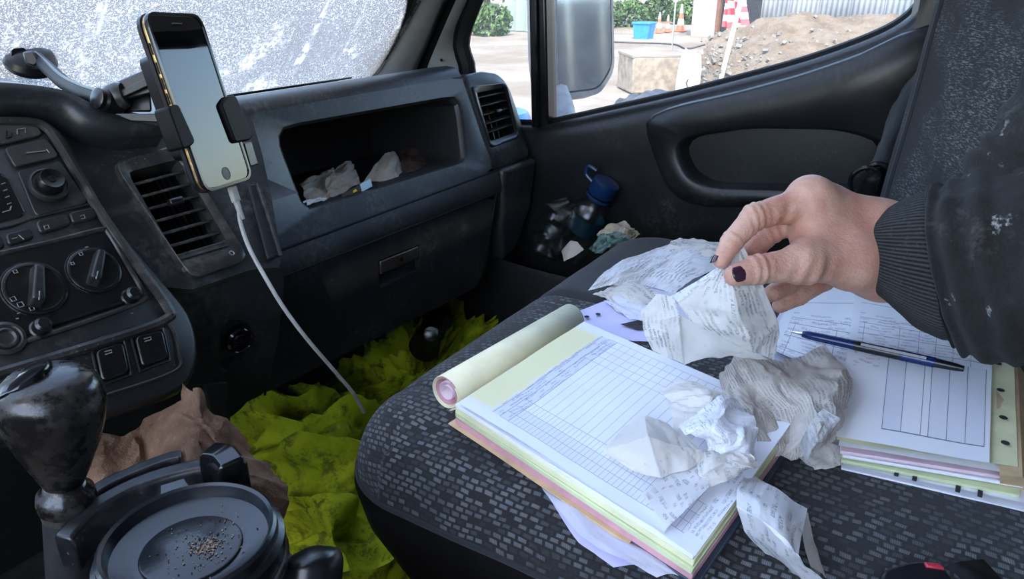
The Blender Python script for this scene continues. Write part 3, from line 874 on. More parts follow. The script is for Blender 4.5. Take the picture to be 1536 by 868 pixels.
def vent(name, quad_out, quad_in, nrm, slats, parent, mat, knob=None, vanes=7, depth=.03, rad=.006, rise=.004, slat_w=.016, tilt=.35):
    """air vent: moulded frame round a recess, slats as separate bars, vanes behind"""
    ein = -np.array(nrm)
    ro = rloop(quad_out, rad, 5); ri = rloop(quad_in, rad * .4, 5)
    ex = unit(np.array(quad_out[1]) - np.array(quad_out[0])); ey = unit(np.cross(nrm, ex))
    o, h = angmatch(ro, ri, ex, ey, 64)
    co = o.mean(0)
    g = MB()
    lp = [o + ein * .004, o - ein * rise * .7, co + (o - co) * .97 - ein * rise, h * .6 + (co + (o - co) * .97) * .4 - ein * rise * .5, h, h + ein * depth]
    for a_, b_ in zip(lp, lp[1:]): g.ring(a_, b_)
    g.add(list(lp[-1]), [tuple(range(64))])
    fr = g.build(name, mat, parent, smooth=45)
    q = [np.array(p) for p in quad_in]
    def Q(s, t): return (q[0] * (1 - s) + q[1] * s) * (1 - t) + (q[3] * (1 - s) + q[2] * s) * t
    for t in slats:
        a, b = Q(.0, t), Q(1.0, t)
        dn = unit(Q(.5, t + .05) - Q(.5, t))
        ww = ein * slat_w * math.cos(tilt) - dn * slat_w * math.sin(tilt); th = unit(np.cross(b - a, ww)) * .0013
        MB().hexa([a - th + ein * .002, b - th + ein * .002, b + th + ein * .002, a + th + ein * .002], [a - th + ww, b - th + ww, b + th + ww, a + th + ww]).build('slat', 'bezel_plastic', fr, bevel=.0006, bseg=1)
    for k in range(vanes):
        s = (k + .5) / vanes
        a, b = Q(s, .01), Q(s, .99); e = unit(b - a)
        ww = ein * .010; th = unit(np.cross(e, ww)) * .0008
        MB().hexa([a - th + ein * .018, b - th + ein * .018, b + th + ein * .018, a + th + ein * .018], [a - th + ein * .018 + ww, b - th + ein * .018 + ww, b + th + ein * .018 + ww, a + th + ein * .018 + ww]).build('vane', 'black_plastic', fr)
    if knob:
        p = Q(*knob); ex2 = unit(Q(1, knob[1]) - Q(0, knob[1]))
        MB().tube([p - ex2 * .007 - ein * .001, p + ex2 * .007 - ein * .001], [(.004, .004)] * 2, 8).build('vent_tab', 'black_plastic', fr, bevel=.001)
    return fr, Q

vi = [pP(u, v, oD, nD) for u, v in [(715, 139), (757, 131), (772, 199), (736, 212)]]
vent('side_vent', vq, vi, nD, (.10, .28, .46, .64, .82), ds, 'black_plastic', (.55, .46), 5, rise=.003)

# ---- centre console.  plane tilted 40 degrees, lower edge nearest the seats
T40 = math.radians(40); nC = A(0, -math.cos(T40), math.sin(T40)); oC = pY(265, 320, .60)
uC = A(0, math.sin(T40), math.cos(T40))
def K(u, v, off=0): return pP(u, v, oC + nC * off, nC)
# carcass behind the vent: right-hand part of the console
g = MB()
cs = [(80, 130), (170, 160), (250, 178), (330, 165), (362, 160), (378, 172), (395, 230), (410, 300), (423, 380), (424, 402), (380, 405), (290, 436), (210, 430), (110, 300), (60, 205)]
cs3 = [K(u, v, -.004) for u, v in cs]
vo = [K(u, v) for u, v in [(166, 246), (264, 219), (373, 390), (285, 421)]]
vin = [K(u, v) for u, v in [(191, 258), (268, 238), (345, 369), (269, 391)]]
o, h = angmatch(cs3, rloop([K(u, v, -.004) for u, v in [(168, 247), (263, 221), (371, 389), (286, 419)]], .006, 4), A(1, 0, 0), uC, 72)
co = o.mean(0)
lp = [o + A(.02, .16, 0), o - nC * .006, co + (o - co) * .985, h]
for a_, b_ in zip(lp, lp[1:]): g.ring(a_, b_)
g.build('console_shell', 'dash_plastic', ds, smooth=50)
vc, Q = vent('centre_vent', vo, vin, nC, (.13, .27, .41, .55, .69, .83), ds, 'bezel_plastic', (.50, .42), 9, rad=.012, rise=.004, slat_w=.014)
# lower closing louvre and thumb wheel strip with two screws
a, b = Q(0, .955), Q(1, .955)
MB().hexa([a - nC * .002 - uC * .004, b - nC * .002 - uC * .004, b - nC * .002 + uC * .003, a - nC * .002 + uC * .003], [a + nC * .002 - uC * .004, b + nC * .002 - uC * .004, b - nC * .006 + uC * .004, a - nC * .006 + uC * .004]).build('slat', 'bezel_plastic', vc, bevel=.001)
sl = [K(u, v, .0012) for u, v in [(284, 392), (329, 377), (333, 388), (289, 404)]]
MB().hexa([p - nC * .004 for p in sl], sl).build('thumb_wheel_slot', 'black_plastic', vc, bevel=.001)
for u, v in ((278, 403), (347, 380)):
    p = K(u, v, .0015); MB().lathe(p, nC, [(.0026, -.002), (.0026, .0012), (.0018, .0014), (.0014, .0004)], 14).build('screw', 'steel', vc)

# recess strip right of the vent with cable slot
sq = [K(u, v, .001) for u, v in [(372, 276), (388, 274), (420, 384), (402, 388)]]
MB().hexa([p - nC * .004 for p in sq], sq).build('slot_strip', 'recess_plastic', ds, bevel=.002)
MB().tube([K(386, 276, .002), K(404, 330, .002), K(421, 384, .002)], .0022, 8).build('edge_bead', 'dash_plastic', ds)

# radio / heater fascia, proud of the shell
fo = [(-90, 190), (-40, 178), (20, 172), (70, 176), (98, 196), (122, 246), (172, 335), (288, 470), (302, 520), (296, 562), (272, 588), (150, 628), (0, 668), (-120, 700)]
OF = .012
f3 = [K(u, v, OF) for u, v in fo]
g = MB(); co = np.mean(f3, 0)
f3 = list(resample(rloop(f3, .012, 3), 64)); F3 = np.array(f3); co = F3.mean(0)
lp = [F3 + A(0, .10, -.02), F3 - nC * .010, co + (F3 - co) * .985 - nC * .002, co + (F3 - co) * .955]
for a_, b_ in zip(lp, lp[1:]): g.ring(a_, b_)
g.add(list(lp[-1]), [tuple(range(64))])
fa = g.build('console_fascia', 'console_plastic', ds, smooth=50)
# bezel ridge round the radio and heater
rb = [(-60, 186), (20, 183), (66, 190), (92, 222), (150, 318), (204, 395), (252, 462), (250, 478), (205, 497), (100, 530), (0, 560), (-60, 578)]
MB().tube(catmull([K(u, v, OF + .001) for u, v in rb], 60), .0042, 8).build('bezel_ridge', 'bezel_plastic', fa)
rb2 = [(-60, 392), (0, 380), (80, 362), (152, 344), (163, 350), (190, 395), (214, 438), (210, 452), (120, 485), (0, 524), (-60, 545)]
MB().tube(catmull([K(u, v, OF + .0005) for u, v in rb2], 60), .0022, 8).build('panel_bead', 'bezel_plastic', fa)
hp = [K(u, v, OF + .001) for u, v in [(-60, 396), (150, 347), (162, 354), (210, 438), (205, 450), (-60, 536)]]
MB().hexa([p - nC * .004 for p in hp], hp).build('heater_panel', 'black_plastic', fa, bevel=.001)

def slab(name, pxs, h, mat, parent, off=OF, bevel=.0015, rad=.003):
    q = rloop([K(u, v, off) for u, v in pxs], rad, 3)
    return MB().hexa([p - nC * .003 for p in q], [p + nC * h for p in q]).build(name, mat, parent, bevel=bevel)
def glyph(parent, pts, w=.0006, off=.0005, mat='lettering'):
    """printed pictogram stroke on the fascia"""
    MB().tube([K(u, v, OF + off) for u, v in pts], w, 5).build('pictogram', mat, parent)
b1 = slab('radio_button', [(-8, 187), (44, 184), (60, 196), (62, 205), (8, 218), (-8, 220)], .0025, 'bezel_plastic', fa)
glyph(b1, [(26, 201), (26, 194), (38, 192), (38, 199)], .0005, .0032); glyph(b1, [(10, 196), (10, 207), (17, 205), (17, 199)], .0005, .0032, 'rubber')
b2 = slab('radio_button', [(5, 224), (68, 209), (86, 233), (84, 238), (22, 253)], .0025, 'bezel_plastic', fa)
glyph(b2, [(40, 229), (68, 226)], .0005, .0032); glyph(b2, [(70, 224), (74, 229)], .0005, .0032)
kp = slab('knob_plate', [(25, 257), (90, 241), (131, 300), (128, 307), (56, 325), (50, 318)], .0012, 'console_plastic', fa)
def dial(name, u, v, rp, h, mat, parent, off=OF, n=40):
    c = K(u, v, off); r = rp / FPX * np.dot(c - CAM, CF)
    prof = [(r, -.003), (r, h * .5), (r * .96, h * .62), (r * .88, h * .66), (r * .84, h * .5), (r * .72, h * .5)]
    return MB().lathe(c, nC, prof, n).build(name, mat, parent, smooth=35), c, r
vk, c, r = dial('volume_knob', 72, 281, 27, .010, 'bezel_plastic', fa)
MB().lathe(c, nC, [(r * .70, .004), (r * .66, .013), (r * .58, .0145), (r * .42, .0135), (r * .20, .0130), (r * .19, .0137), (r * .13, .0137), (r * .12, .0130)], 32).build('knob_cap', 'black_plastic', vk)
b3 = slab('radio_button', [(52, 333), (100, 321), (106, 338), (60, 352)], .0022, 'console_plastic', fa)
b4 = slab('radio_button', [(102, 320), (140, 311), (146, 327), (108, 337)], .0022, 'console_plastic', fa)
glyph(b3, [(66, 339), (72, 337), (74, 342), (68, 344), (66, 339)], .0004, .0028); glyph(b4, [(120, 324), (126, 322), (128, 327), (122, 328)], .0004, .0028)
b5 = slab('radio_button', [(6, 352), (44, 342), (52, 357), (12, 370)], .0022, 'console_plastic', fa)
b6 = slab('radio_button', [(-40, 362), (0, 353), (8, 371), (-34, 384)], .0022, 'console_plastic', fa)
glyph(b5, [(18, 358), (26, 356)], .0004, .0028); glyph(b5, [(28, 352), (36, 359)], .0004, .0028)
rd = slab('radio_display', [(-60, 276), (0, 258), (12, 266), (37, 318), (34, 326), (-60, 350)], .0008, 'gloss_black', fa)
for k in range(4): glyph(rd, [(2 + k * 3, 276 + k * 10), (8 + k * 3, 274 + k * 10)], .0005, .0014)
glyph(rd, [(4, 318), (15, 315), (17, 309)], .0005, .0014); glyph(rd, [(2, 262), (13, 268), (37, 318)], .0007, .0012, 'bezel_plastic')
MB().tube([K(-60, 356, OF + .0005), K(20, 338, OF + .0005), K(45, 328, OF + .0005), K(152, 302, OF + .0005)], .0009, 6).build('panel_bead', 'bezel_plastic', fa)
# heater dials
def heater(u, v, rp, ang, marks):
    d, c, r = dial('heater_dial', u, v, rp, .005, 'black_plastic', fa)
    ex = A(1, 0, 0); a = math.radians(ang)
    dv = ex * math.cos(a) + uC * math.sin(a); sv = np.cross(nC, dv)
    lo = [c + dv * r * .78 + sv * r * .18, c - dv * r * .78 + sv * r * .24, c - dv * r * .78 - sv * r * .24, c + dv * r * .78 - sv * r * .18]
    MB().hexa([p + nC * .001 for p in lo], [c + (p - c) * .86 + nC * .015 for p in lo]).build('grip_bar', 'console_plastic', d, bevel=.002, bseg=3)
    MB().tube([c - dv * r * .40 + nC * .0152, c - dv * r * .72 + nC * .014], .0006, 6).build('pointer', 'lettering', d)
    rim = [c + (ex * math.cos(q) + uC * math.sin(q)) * r * 1.04 + nC * .0012 for q in np.linspace(.3, 4.0, 36)]
    MB().tube(rim, .0006, 5).build('scale_ring', 'bezel_plastic', d)
    for (q, s) in marks:
        q = math.radians(q); p = c + (ex * math.cos(q) + uC * math.sin(q)) * r * .82 + nC * .0032
        e1, e2 = ex * s, uC * s
        MB().tube([p - e1 - e2, p + e1 - e2, p + e1 + e2, p - e1 + e2, p - e1 - e2], .0004, 5).build('pictogram', 'lettering', d)
heater(52, 434, 43, 62, [(190, .0016), (210, .0018), (235, .0014), (110, .0012)])
heater(141, 407, 37, 52, [(100, .0012), (140, .0010)])
for (u, v) in ((26, 470), (24, 478), (128, 371), (196, 470), (70, 502)): glyph(fa, [(u, v), (u + 4, v - 1)], .0005, .0014)
# slider
MB().tube([K(78, 488, OF + .0012), K(190, 452, OF + .0012)], .0014, 6).build('slider_slot', 'rubber', fa)
for u, v in ((60, 494), (195, 447)):
    p = K(u, v, OF); r = 11 / FPX * .62
    MB().lathe(p, nC, [(r * 1.25, -.001), (r * 1.2, .002), (r, .003), (r * .92, .010), (r * .6, .0118)], 20).build('slider_knob', 'black_plastic', fa)
p = K(8, 509, OF); MB().lathe(p, nC, [(.0125, -.002), (.0125, .003), (.010, .0042), (.008, .002), (.0075, .004), (.006, .0046), (.0045, .0030)], 28).build('lighter_socket', 'bezel_plastic', fa)
# rocker switches
for q in ([(141, 527), (183, 514), (193, 560), (152, 575)], [(200, 506), (242, 496), (252, 538), (212, 553)]):
    s = slab('rocker_switch', q, .0035, 'black_plastic', fa, rad=.004)
    m0 = A(*np.mean([q[0], q[1]], 0), 0)
    glyph(s, [(m0[0] - 5, m0[1] + 7), (m0[0] + 5, m0[1] + 4), (m0[0] + 6, m0[1] + 8), (m0[0] - 4, m0[1] + 11)], .0005, .0042)
    fx = [K(u, v, OF + .0008) for u, v in q]; cc = np.mean(fx, 0); fx = [cc + (p - cc) * 1.14 for p in fx]
    MB().tube(fx + [fx[0]], .0011, 6).build('switch_frame', 'bezel_plastic', s)
MB().tube(catmull([K(u, v, OF + .0005) for u, v in [(60, 560), (150, 508), (235, 484), (258, 492), (268, 530), (262, 556), (160, 592), (40, 628)]], 40), .0014, 6).build('panel_bead', 'bezel_plastic', fa)
# lower console with the 12 V socket
nL = unit(A(-.15, -1, -.12)); oL = K(300, 430, -.006) + A(0, .012, 0)
def L(u, v, off=0): return pP(u, v, oL + nL * off, nL)
lq = [(236, 405), (284, 425), (372, 398), (426, 398), (428, 420), (420, 500), (402, 590), (345, 616), (300, 612), (280, 590), (250, 560)]
q = np.array(resample(rloop([L(u, v) for u, v in lq], .008, 3), 64))
hs = [L(u, v) for u, v in [(330, 490), (345, 478), (372, 482), (382, 505), (378, 530), (352, 552), (334, 560), (330, 530)]]
o, h = angmatch(q, rloop(hs, .005, 3), unit(np.cross(A(0, 0, 1), nL)), A(0, 0, 1), 64)
co = o.mean(0); ch = h.mean(0)
g = MB(); lp = [o + A(.03, .14, 0), o - nL * .006, co + (o - co) * .98, h, ch + (h - ch) * .8 - nL * .012]
for a_, b_ in zip(lp, lp[1:]): g.ring(a_, b_)
g.add(list(lp[-1]), [tuple(range(64))])
lc = g.build('lower_console', 'console_plastic', ds, smooth=50)
p = L(354, 506, -.010); r = 25 / FPX * .62
MB().lathe(p, nL, [(r, 0), (r, .008), (r * .86, .010), (r * .74, .008), (r * .70, .002), (r * .45, .001), (r * .42, .006), (r * .30, .007), (r * .28, .004)], 32).build('power_socket', 'gloss_black', lc)
g = MB(); g.hexa([L(u, v, .002) for u, v in [(302, 575), (342, 570), (346, 640), (318, 648)]], [L(u, v, -.03) for u, v in [(302, 575), (342, 570), (346, 640), (318, 648)]])
g.build('console_foot', 'recess_plastic', ds, bevel=.004)
# instrument hood: brow sweeping down to the phone mount
tp = catmull([K(u, v, .02) for u, v in [(-420, 190), (-250, 140), (-120, 124), (-20, 124), (50, 130), (100, 140), (150, 164), (200, 184), (246, 196)]], 40)
bt = catmull([K(u, v, .014) for u, v in [(-420, 250), (-250, 200), (-120, 176), (-20, 168), (50, 165), (90, 172), (125, 196), (180, 208), (246, 203)]], 40)
g = MB(); rows = []
for a_, b_ in zip(tp, bt):
    hh = np.linalg.norm(a_ - b_)
    rows.append([a_ + A(0, .26, -.03 - .02), a_ + A(0, .10, -.006), a_ + A(0, .02, .002), a_ + nC * .002, a_ * .8 + b_ * .2 + nC * .008, a_ * .45 + b_ * .55 + nC * .008, a_ * .12 + b_ * .88 + nC * .004, b_ - nC * .004, b_ - nC * .02])
g.grid(rows); g.build('instrument_hood', 'dash_top', ds, smooth=80)
# deck filler between hood and windscreen, and driver side body
g = MB(); g.grid([[A(x, y, z) for y, z in ((.66, 1.52), (.80, 1.545), (.92, 1.56), (1.01, 1.566))] for x in (-.62, -.2, .2, .585)])
g.build('dash_deck', 'dash_top', ds, smooth=60)
# ================================================================== bench seat
bs = thing('bench_seat', (.70, .10, 1.0), 'dark patterned fabric bench seat with black side trim carrying the paperwork', 'seat')
SX0, SX1, SY0, SY1 = .372, 1.045, -.28, .437
ZS = 1.400
def seat_z(x, y):
    cr, R = .085, .060
    cx, cy = (SX0 + SX1) / 2, (SY0 + SY1) / 2; hx, hy = (SX1 - SX0) / 2, (SY1 - SY0) / 2
    qx, qy = abs(x - cx) - (hx - cr), abs(y - cy) - (hy - cr)
    d = -(math.hypot(max(qx, 0), max(qy, 0)) + min(max(qx, qy), 0) - cr)
    z = ZS
    if d < R: z -= R - math.sqrt(max(0, R * R - (R - max(d, 0)) ** 2))
    z -= .007 * math.exp(-((x - .735) / .007) ** 2) + .004 * math.exp(-((x - .470) / .005) ** 2) * (1 if y > .30 else 0)
    z += .004 * math.exp(-((x - .56) / .12) ** 2) * math.exp(-((y - .20) / .2) ** 2)
    z += .0018 * noise.noise(Vector((x * 14, y * 14, 2.0)))
    return z, d
nx, ny = 150, 150; P = []; UV = []
for i in range(nx + 1):
    row = []
    for j in range(ny + 1):
        x = SX0 + (SX1 - SX0) * i / nx; y = SY0 + (SY1 - SY0) * j / ny
        cr = .085
        for sx, ex0 in ((-1, SX0 + cr), (1, SX1 - cr)):
            for sy, ey0 in ((-1, SY0 + cr), (1, SY1 - cr)):
                a, b = (x - ex0) * sx / cr, (y - ey0) * sy / cr
                if a > 0 and b > 0:
                    x = ex0 + sx * cr * a * math.sqrt(1 - b * b / 2); y = ey0 + sy * cr * b * math.sqrt(1 - a * a / 2)
                    a = -1
        z, d = seat_z(x, y); row.append(A(x, y, z))
        dr_ = (ZS - z); UV.append((x - (dr_ if x < SX0 + .07 else 0), y + (dr_ if y > SY1 - .07 else 0)))
    P.append(row)
g = MB(); g.grid(P, UV)
for k, f in enumerate(g.f):
    cx = sum(g.v[i][0] for i in f) / 4
    if cx > .735: g.mi[k] = 1
g.build('seat_cushion', ['seat_fabric', 'seat_plain'], bs, smooth=180, fixn=False)
bd = [P[i][0] for i in range(nx)] + [P[nx][j] for j in range(ny)] + [P[i][ny] for i in range(nx, 0, -1)] + [P[0][j] for j in range(ny, 0, -1)]
B = np.array(bd)[::3]; cB = B.mean(0)
def ins(B, d): 
    q = B - cB; q[:, 2] = 0
    return B - q / np.linalg.norm(q, axis=1, keepdims=True) * d
g = MB(); lo0 = B.copy(); lo1 = ins(B, -.004); lo1[:, 2] -= .012; lo2 = ins(B, .004); lo2[:, 2] = 1.29; lo3 = ins(B, .03); lo3[:, 2] = 1.235; lo4 = ins(B, .08); lo4[:, 2] = 1.22
for a_, b_ in zip([lo0, lo1, lo2, lo3], [lo1, lo2, lo3, lo4]): g.ring(a_, b_)
g.build('side_trim', 'rubber', bs, smooth=60)
pp = [p + A(0, 0, -.002) for p in lo0] ; MB().tube(pp + [pp[0]], .003, 6, cap=False).build('piping', 'seat_plain', bs)
g = MB().box((.74, .04, 1.115), (.50, .50, .21)); g.build('seat_base', 'pocket_plastic', bs, bevel=.02)
# backrest with side bolster
prof = [(1.055, -.10), (1.050, -.02), (1.030, .035), (1.005, .058), (.985, .060), (.955, .046), (.90, .018), (.85, -.008), (.80, -.030), (.765, -.060), (.75, -.12)]
PC = catmull([A(x, y, 0) for x, y in prof], 60)
rows = []
zs_ = np.linspace(1.37, 2.14, 40)
for z in zs_:
    top = max(0, (z - 2.02) / .12)
    r = []
    for q in PC:
        yy = q[1] + .018 - .075 * (z - 1.49) - .06 * top ** 2
        x_ = .90 + (q[0] - .90) * (1 - .05 * top ** 2)
        yy += .004 * noise.noise(Vector((x_ * 9, z * 7, 3)))
        r.append(A(x_, yy, z))
    rows.append(r)
bk = MB().grid(rows).build('backrest', 'back_fabric', bs, smooth=180)
k = int(np.argmin([abs(q[0] - .972) for q in PC]))
MB().tube([rows[i][k] + A(0, .001, 0) for i in range(40)], .0032, 6).build('backrest_piping', 'seat_plain', bs)
g = MB(); g.grid([[A(.755, -.11, 1.37), A(1.05, -.11, 1.37)], [A(.755, -.17, 2.14), A(1.05, -.17, 2.14)]]); g.build('backrest_shell', 'rubber', bs, solid=.02)

rows = []
for z in np.linspace(1.37, 2.10, 16):
    rows.append([A(x, y - .08 * (z - 1.49), z) for x, y in ((.39, -.34), (.385, -.27), (.41, -.245), (.47, -.25), (.56, -.262), (.65, -.25), (.715, -.245), (.738, -.27), (.735, -.34))])
MB().grid(rows).build('middle_backrest', 'back_fabric', bs, smooth=180, sub=1)

# black twisted strap hanging beside the backrest
st = thing('belt_strap', pX(1300, 310, 1.09), 'black twisted fabric belt hanging between the seat back and the door', 'belt')
lf = [(1452, -30), (1432, 20), (1392, 88), (1352, 140), (1325, 196), (1298, 252)]
rt = [(1475, -30), (1452, 22), (1412, 92), (1388, 150), (1368, 205), (1345, 262)]
ctrl = []
for (a, b), q in zip(zip(lf, rt), range(6)):
    ctrl.append([pX(a[0], a[1], 1.105), pX((a[0] * .6 + b[0] * .4), (a[1] + b[1]) / 2, 1.075 + .012 * (q % 2)), pX(b[0], b[1], 1.10)])
sheet('strap', ctrl, 40, 14, 'seat_plain', st, folds=.006, crumple=.003, cs=40, seed=3, smooth=60)
bl = [[(1292, 255), (1320, 250), (1350, 258)], [(1270, 285), (1305, 280), (1345, 285)], [(1262, 310), (1300, 318), (1340, 322)], [(1275, 345), (1300, 350), (1335, 350)]]
sheet('gathered_end', [[pX(u, v, 1.09 - .03 * (i == 1)) for i, (u, v) in enumerate(r)] for r in bl], 24, 20, 'rubber', st, folds=.008, crumple=.004, cs=40, seed=5, smooth=60)
MB().tube(catmull([pX(u, v, 1.055) for u, v in [(1278, 292), (1276, 268), (1290, 254), (1308, 252), (1320, 262), (1316, 282)]], 24), .0032, 8).build('pull_loop', 'gloss_black', st)
MB().tube(catmull([pX(u, v, 1.06) for u, v in [(1298, 253), (1318, 246), (1345, 258)]], 10), .004, 8).build('cord_collar', 'gloss_black', st)

# ================================================================== the arm
def nets(f, lo, hi, h):
    """naive surface nets of the field f<0 on a regular grid"""
    ax = [np.arange(lo[k], hi[k] + h, h) for k in range(3)]
    X = np.stack(np.meshgrid(*ax, indexing='ij'), -1); F = f(X.reshape(-1, 3)).reshape(X.shape[:3])
    S = F < 0
    nx, ny, nz = F.shape
    cnt = np.zeros((nx - 1, ny - 1, nz - 1)); acc = np.zeros((nx - 1, ny - 1, nz - 1, 3))
    for axis in range(3):
        sl = [slice(0, -1)] * 3; sh = [slice(0, -1)] * 3
        a = np.take(F, range(0, F.shape[axis] - 1), axis); b = np.take(F, range(1, F.shape[axis]), axis)
        cr = (a < 0) != (b < 0); t = np.where(cr, a / np.where(a == b, 1, a - b), 0)
        base = np.take(X, range(0, F.shape[axis] - 1), axis)
        pos = base.copy(); pos[..., axis] += t * h
        o = [k for k in range(3) if k != axis]
        for d1 in (0, 1):
            for d2 in (0, 1):
                ss = [slice(None)] * 3
                ss[o[0]] = slice(d1, F.shape[o[0]] - 1 + d1); ss[o[1]] = slice(d2, F.shape[o[1]] - 1 + d2)
                c2 = cr[tuple(ss)]; cnt += c2; acc += np.where(c2[..., None], pos[tuple(ss)], 0)
    act = cnt > 0; idx = -np.ones(cnt.shape, int); idx[act] = np.arange(act.sum())
    V = acc[act] / cnt[act][:, None]; faces = []
    for axis in range(3):
        o = [(axis + 1) % 3, (axis + 2) % 3]
        a = np.take(S, range(0, F.shape[axis] - 1), axis); b = np.take(S, range(1, F.shape[axis]), axis)
        for p in np.argwhere(a != b):
            if p[o[0]] == 0 or p[o[1]] == 0 or p[o[0]] >= F.shape[o[0]] - 1 or p[o[1]] >= F.shape[o[1]] - 1: continue
            q = []
            for d in ((0, 0), (1, 0), (1, 1), (0, 1)):
                c = p.copy(); c[o[0]] -= 1 - d[0]; c[o[1]] -= 1 - d[1]; q.append(idx[tuple(c)])
            if min(q) < 0: continue
            faces.append(tuple(q) if S[tuple(p)] else tuple(q[::-1]))
    return V, faces
def rcone(p, a, b, ra, rb):
    ba = b - a; t = np.clip(((p - a) @ ba) / (ba @ ba), 0, 1)
    return np.linalg.norm(p - a - t[:, None] * ba, axis=1) - (ra + (rb - ra) * t)
def smin(a, b, k):
    h = np.clip(.5 + .5 * (b - a) / k, 0, 1); return b * (1 - h) + a * h - k * h * (1 - h)
J = dict(
    wr1=(pD(1322, 346, .655), .0215), wr2=(pD(1325, 385, .650), .0240), wr3=(pD(1325, 408, .650), .0200), fa1=(pD(1450, 396, .622), .030),
    iM=(pD(1216, 302, .640), .0150), iP=(pD(1132, 325, .632), .0112), iD=(pD(1098, 362, .628), .0092), iT=(pD(1082, 390, .626), .0074),
    mM=(pD(1234, 308, .662), .0150), mP=(pD(1156, 346, .665), .0112), mD=(pD(1126, 378, .655), .0094), mT=(pD(1106, 398, .642), .0078),
    rM=(pD(1250, 330, .680), .0140), rP=(pD(1214, 398, .696), .0108), rD=(pD(1180, 426, .682), .0094), rT=(pD(1158, 440, .668), .0080),
    lM=(pD(1266, 352, .692), .0130), lP=(pD(1236, 420, .704), .0098), lD=(pD(1198, 444, .692), .0086), lT=(pD(1170, 458, .682), .0072),
    tC=(pD(1280, 392, .632), .0215), tM=(pD(1204, 395, .612), .0150), tI=(pD(1136, 404, .604), .0118), tT=(pD(1103, 413, .600), .0092),
    web=(pD(1222, 350, .645), .0170), heel=(pD(1262, 372, .655), .0240), knk=(pD(1214, 291, .640), .0120))
def hand_f(p):
    def seg(a, b, k=1.0): return rcone(p, J[a][0], J[b][0], J[a][1] * k, J[b][1] * k)
    palm = seg('wr2', 'heel'); 
    for a, b in (('wr1', 'iM'), ('wr1', 'mM'), ('wr2', 'rM'), ('wr2', 'lM'), ('wr2', 'tC'), ('wr3', 'tC'), ('heel', 'iM'), ('heel', 'web'), ('heel', 'rM'), ('iM', 'mM'), ('mM', 'rM'), ('rM', 'lM'), ('web', 'iM')):
        palm = smin(palm, seg(a, b), .016)
    palm = smin(palm, rcone(p, J['knk'][0], J['mM'][0], .0125, .0125), .008)
    fore = smin(smin(seg('wr1', 'fa1'), seg('wr2', 'fa1'), .02), seg('wr3', 'fa1'), .02)
    d = smin(palm, fore, .02)
    th = smin(seg('tC', 'tM'), smin(seg('tM', 'tI'), seg('tI', 'tT'), .004), .008)
    th = smin(th, rcone(p, J['tM'][0], J['web'][0], .013, .015), .012)
    d = smin(d, th, .010)
    for c in 'imrl':
        fg = smin(seg(c + 'M', c + 'P'), smin(seg(c + 'P', c + 'D'), seg(c + 'D', c + 'T'), .003), .004)
        d = smin(d, fg, .005)
    # tendons and knuckle folds
    for a, b, r in (('wr1', 'iM', .0035), ('wr1', 'mM', .0035)):
        A_, B_ = J[a][0] + CU * .016 - CF * .004, J[b][0] + CU * .0115 - CF * .002
        d = smin(d, rcone(p, A_, B_, r, r), .008)
    n = np.array([noise.noise(Vector(q * 130)) for q in p]) if False else 0
    return d
allp = np.array([v[0] for v in J.values()])
lo, hi = allp.min(0) - .035, allp.max(0) + .035
V, Fc = nets(hand_f, lo, hi, .0019)
# skin creases: fine folds near the joints, along the finger axis
def crease(v):
    d = np.zeros(len(v))
    for a, b, amp, n_, w in (('iP', 'iM', .0006, 5, .010), ('tI', 'tM', .0007, 4, .009), ('iD', 'iP', .0004, 3, .006), ('mP', 'mM', .0005, 4, .010)):
        ax = unit(J[b][0] - J[a][0]); s = (v - J[a][0]) @ ax; r = np.linalg.norm(v - J[a][0] - s[:, None] * ax, axis=1)
        d += amp * np.sin(s / w * n_ * 2) * np.exp(-(s / w) ** 2) * np.exp(-np.maximum(0, r - .016) / .004)
    # loose folds at the thumb base and web
    c0 = pD(1222, 412, .60); ax = unit(pD(1262, 418, .60) - pD(1210, 405, .60)); q = v - c0
    s = q @ ax; r = np.linalg.norm(q - s[:, None] * ax, axis=1)
    d += .0010 * np.sin(s / .0042 * 2) * np.exp(-(s / .022) ** 2) * np.exp(-(r / .016) ** 2)
    c1 = pD(1186, 330, .625); ax = unit(pD(1215, 330, .63) - pD(1160, 325, .62)); q = v - c1
    s = q @ ax; r = np.linalg.norm(q - s[:, None] * ax, axis=1)
    d += .0011 * np.sin(s / .0050 * 2) * np.exp(-(s / .014) ** 2) * np.exp(-(r / .018) ** 2)
    return d
e = 1e-4
G = np.stack([hand_f(V + np.eye(3)[k] * e) - hand_f(V - np.eye(3)[k] * e) for k in range(3)], 1)
Nn = G / np.maximum(np.linalg.norm(G, axis=1, keepdims=True), 1e-9)
V = V - Nn * (hand_f(V)[:, None]) * .8
V = V + Nn * crease(V)[:, None]
g = MB(); g.add(V, Fc)
pe = g.build('person', 'skin', smooth=180)
tag(pe, 'right hand in a dark worn sweatshirt sleeve pinching a crumpled receipt', 'person')
# nails
def nail(c, axis, out, w, l, name, mat):
    axis = unit(axis); out = unit(np.array(out) - axis * np.dot(out, axis)); sd_ = np.cross(axis, out)
    rows = []
    for i in range(9):
        s = i / 8 * 2 - 1; r = []
        for j in range(9):
            t = j / 8 * 2 - 1
            x = s * l / 2; y = t * w / 2 * (math.sqrt(max(0, 1 - max(0, abs(s) - .35) ** 2 / .45)))
            r.append(c + axis * x + sd_ * y + out * (-.38 * y * y / w * 2.2 - .25 * x * x / l * .6))
        rows.append(r)
    return MB().grid(rows).build(name, mat, pe, smooth=180, solid=.0008, soff=1)
ta = J['tT'][0] - J['tI'][0]; tdir = unit(ta)
outv = unit(-CF + .15 * CU + .1 * CR)
oo = unit(outv - tdir * np.dot(outv, tdir))
nail(J['tT'][0] + tdir * .0005 + oo * .0092, ta, oo, .0118, .0125, 'thumb_nail', 'nail_varnish')
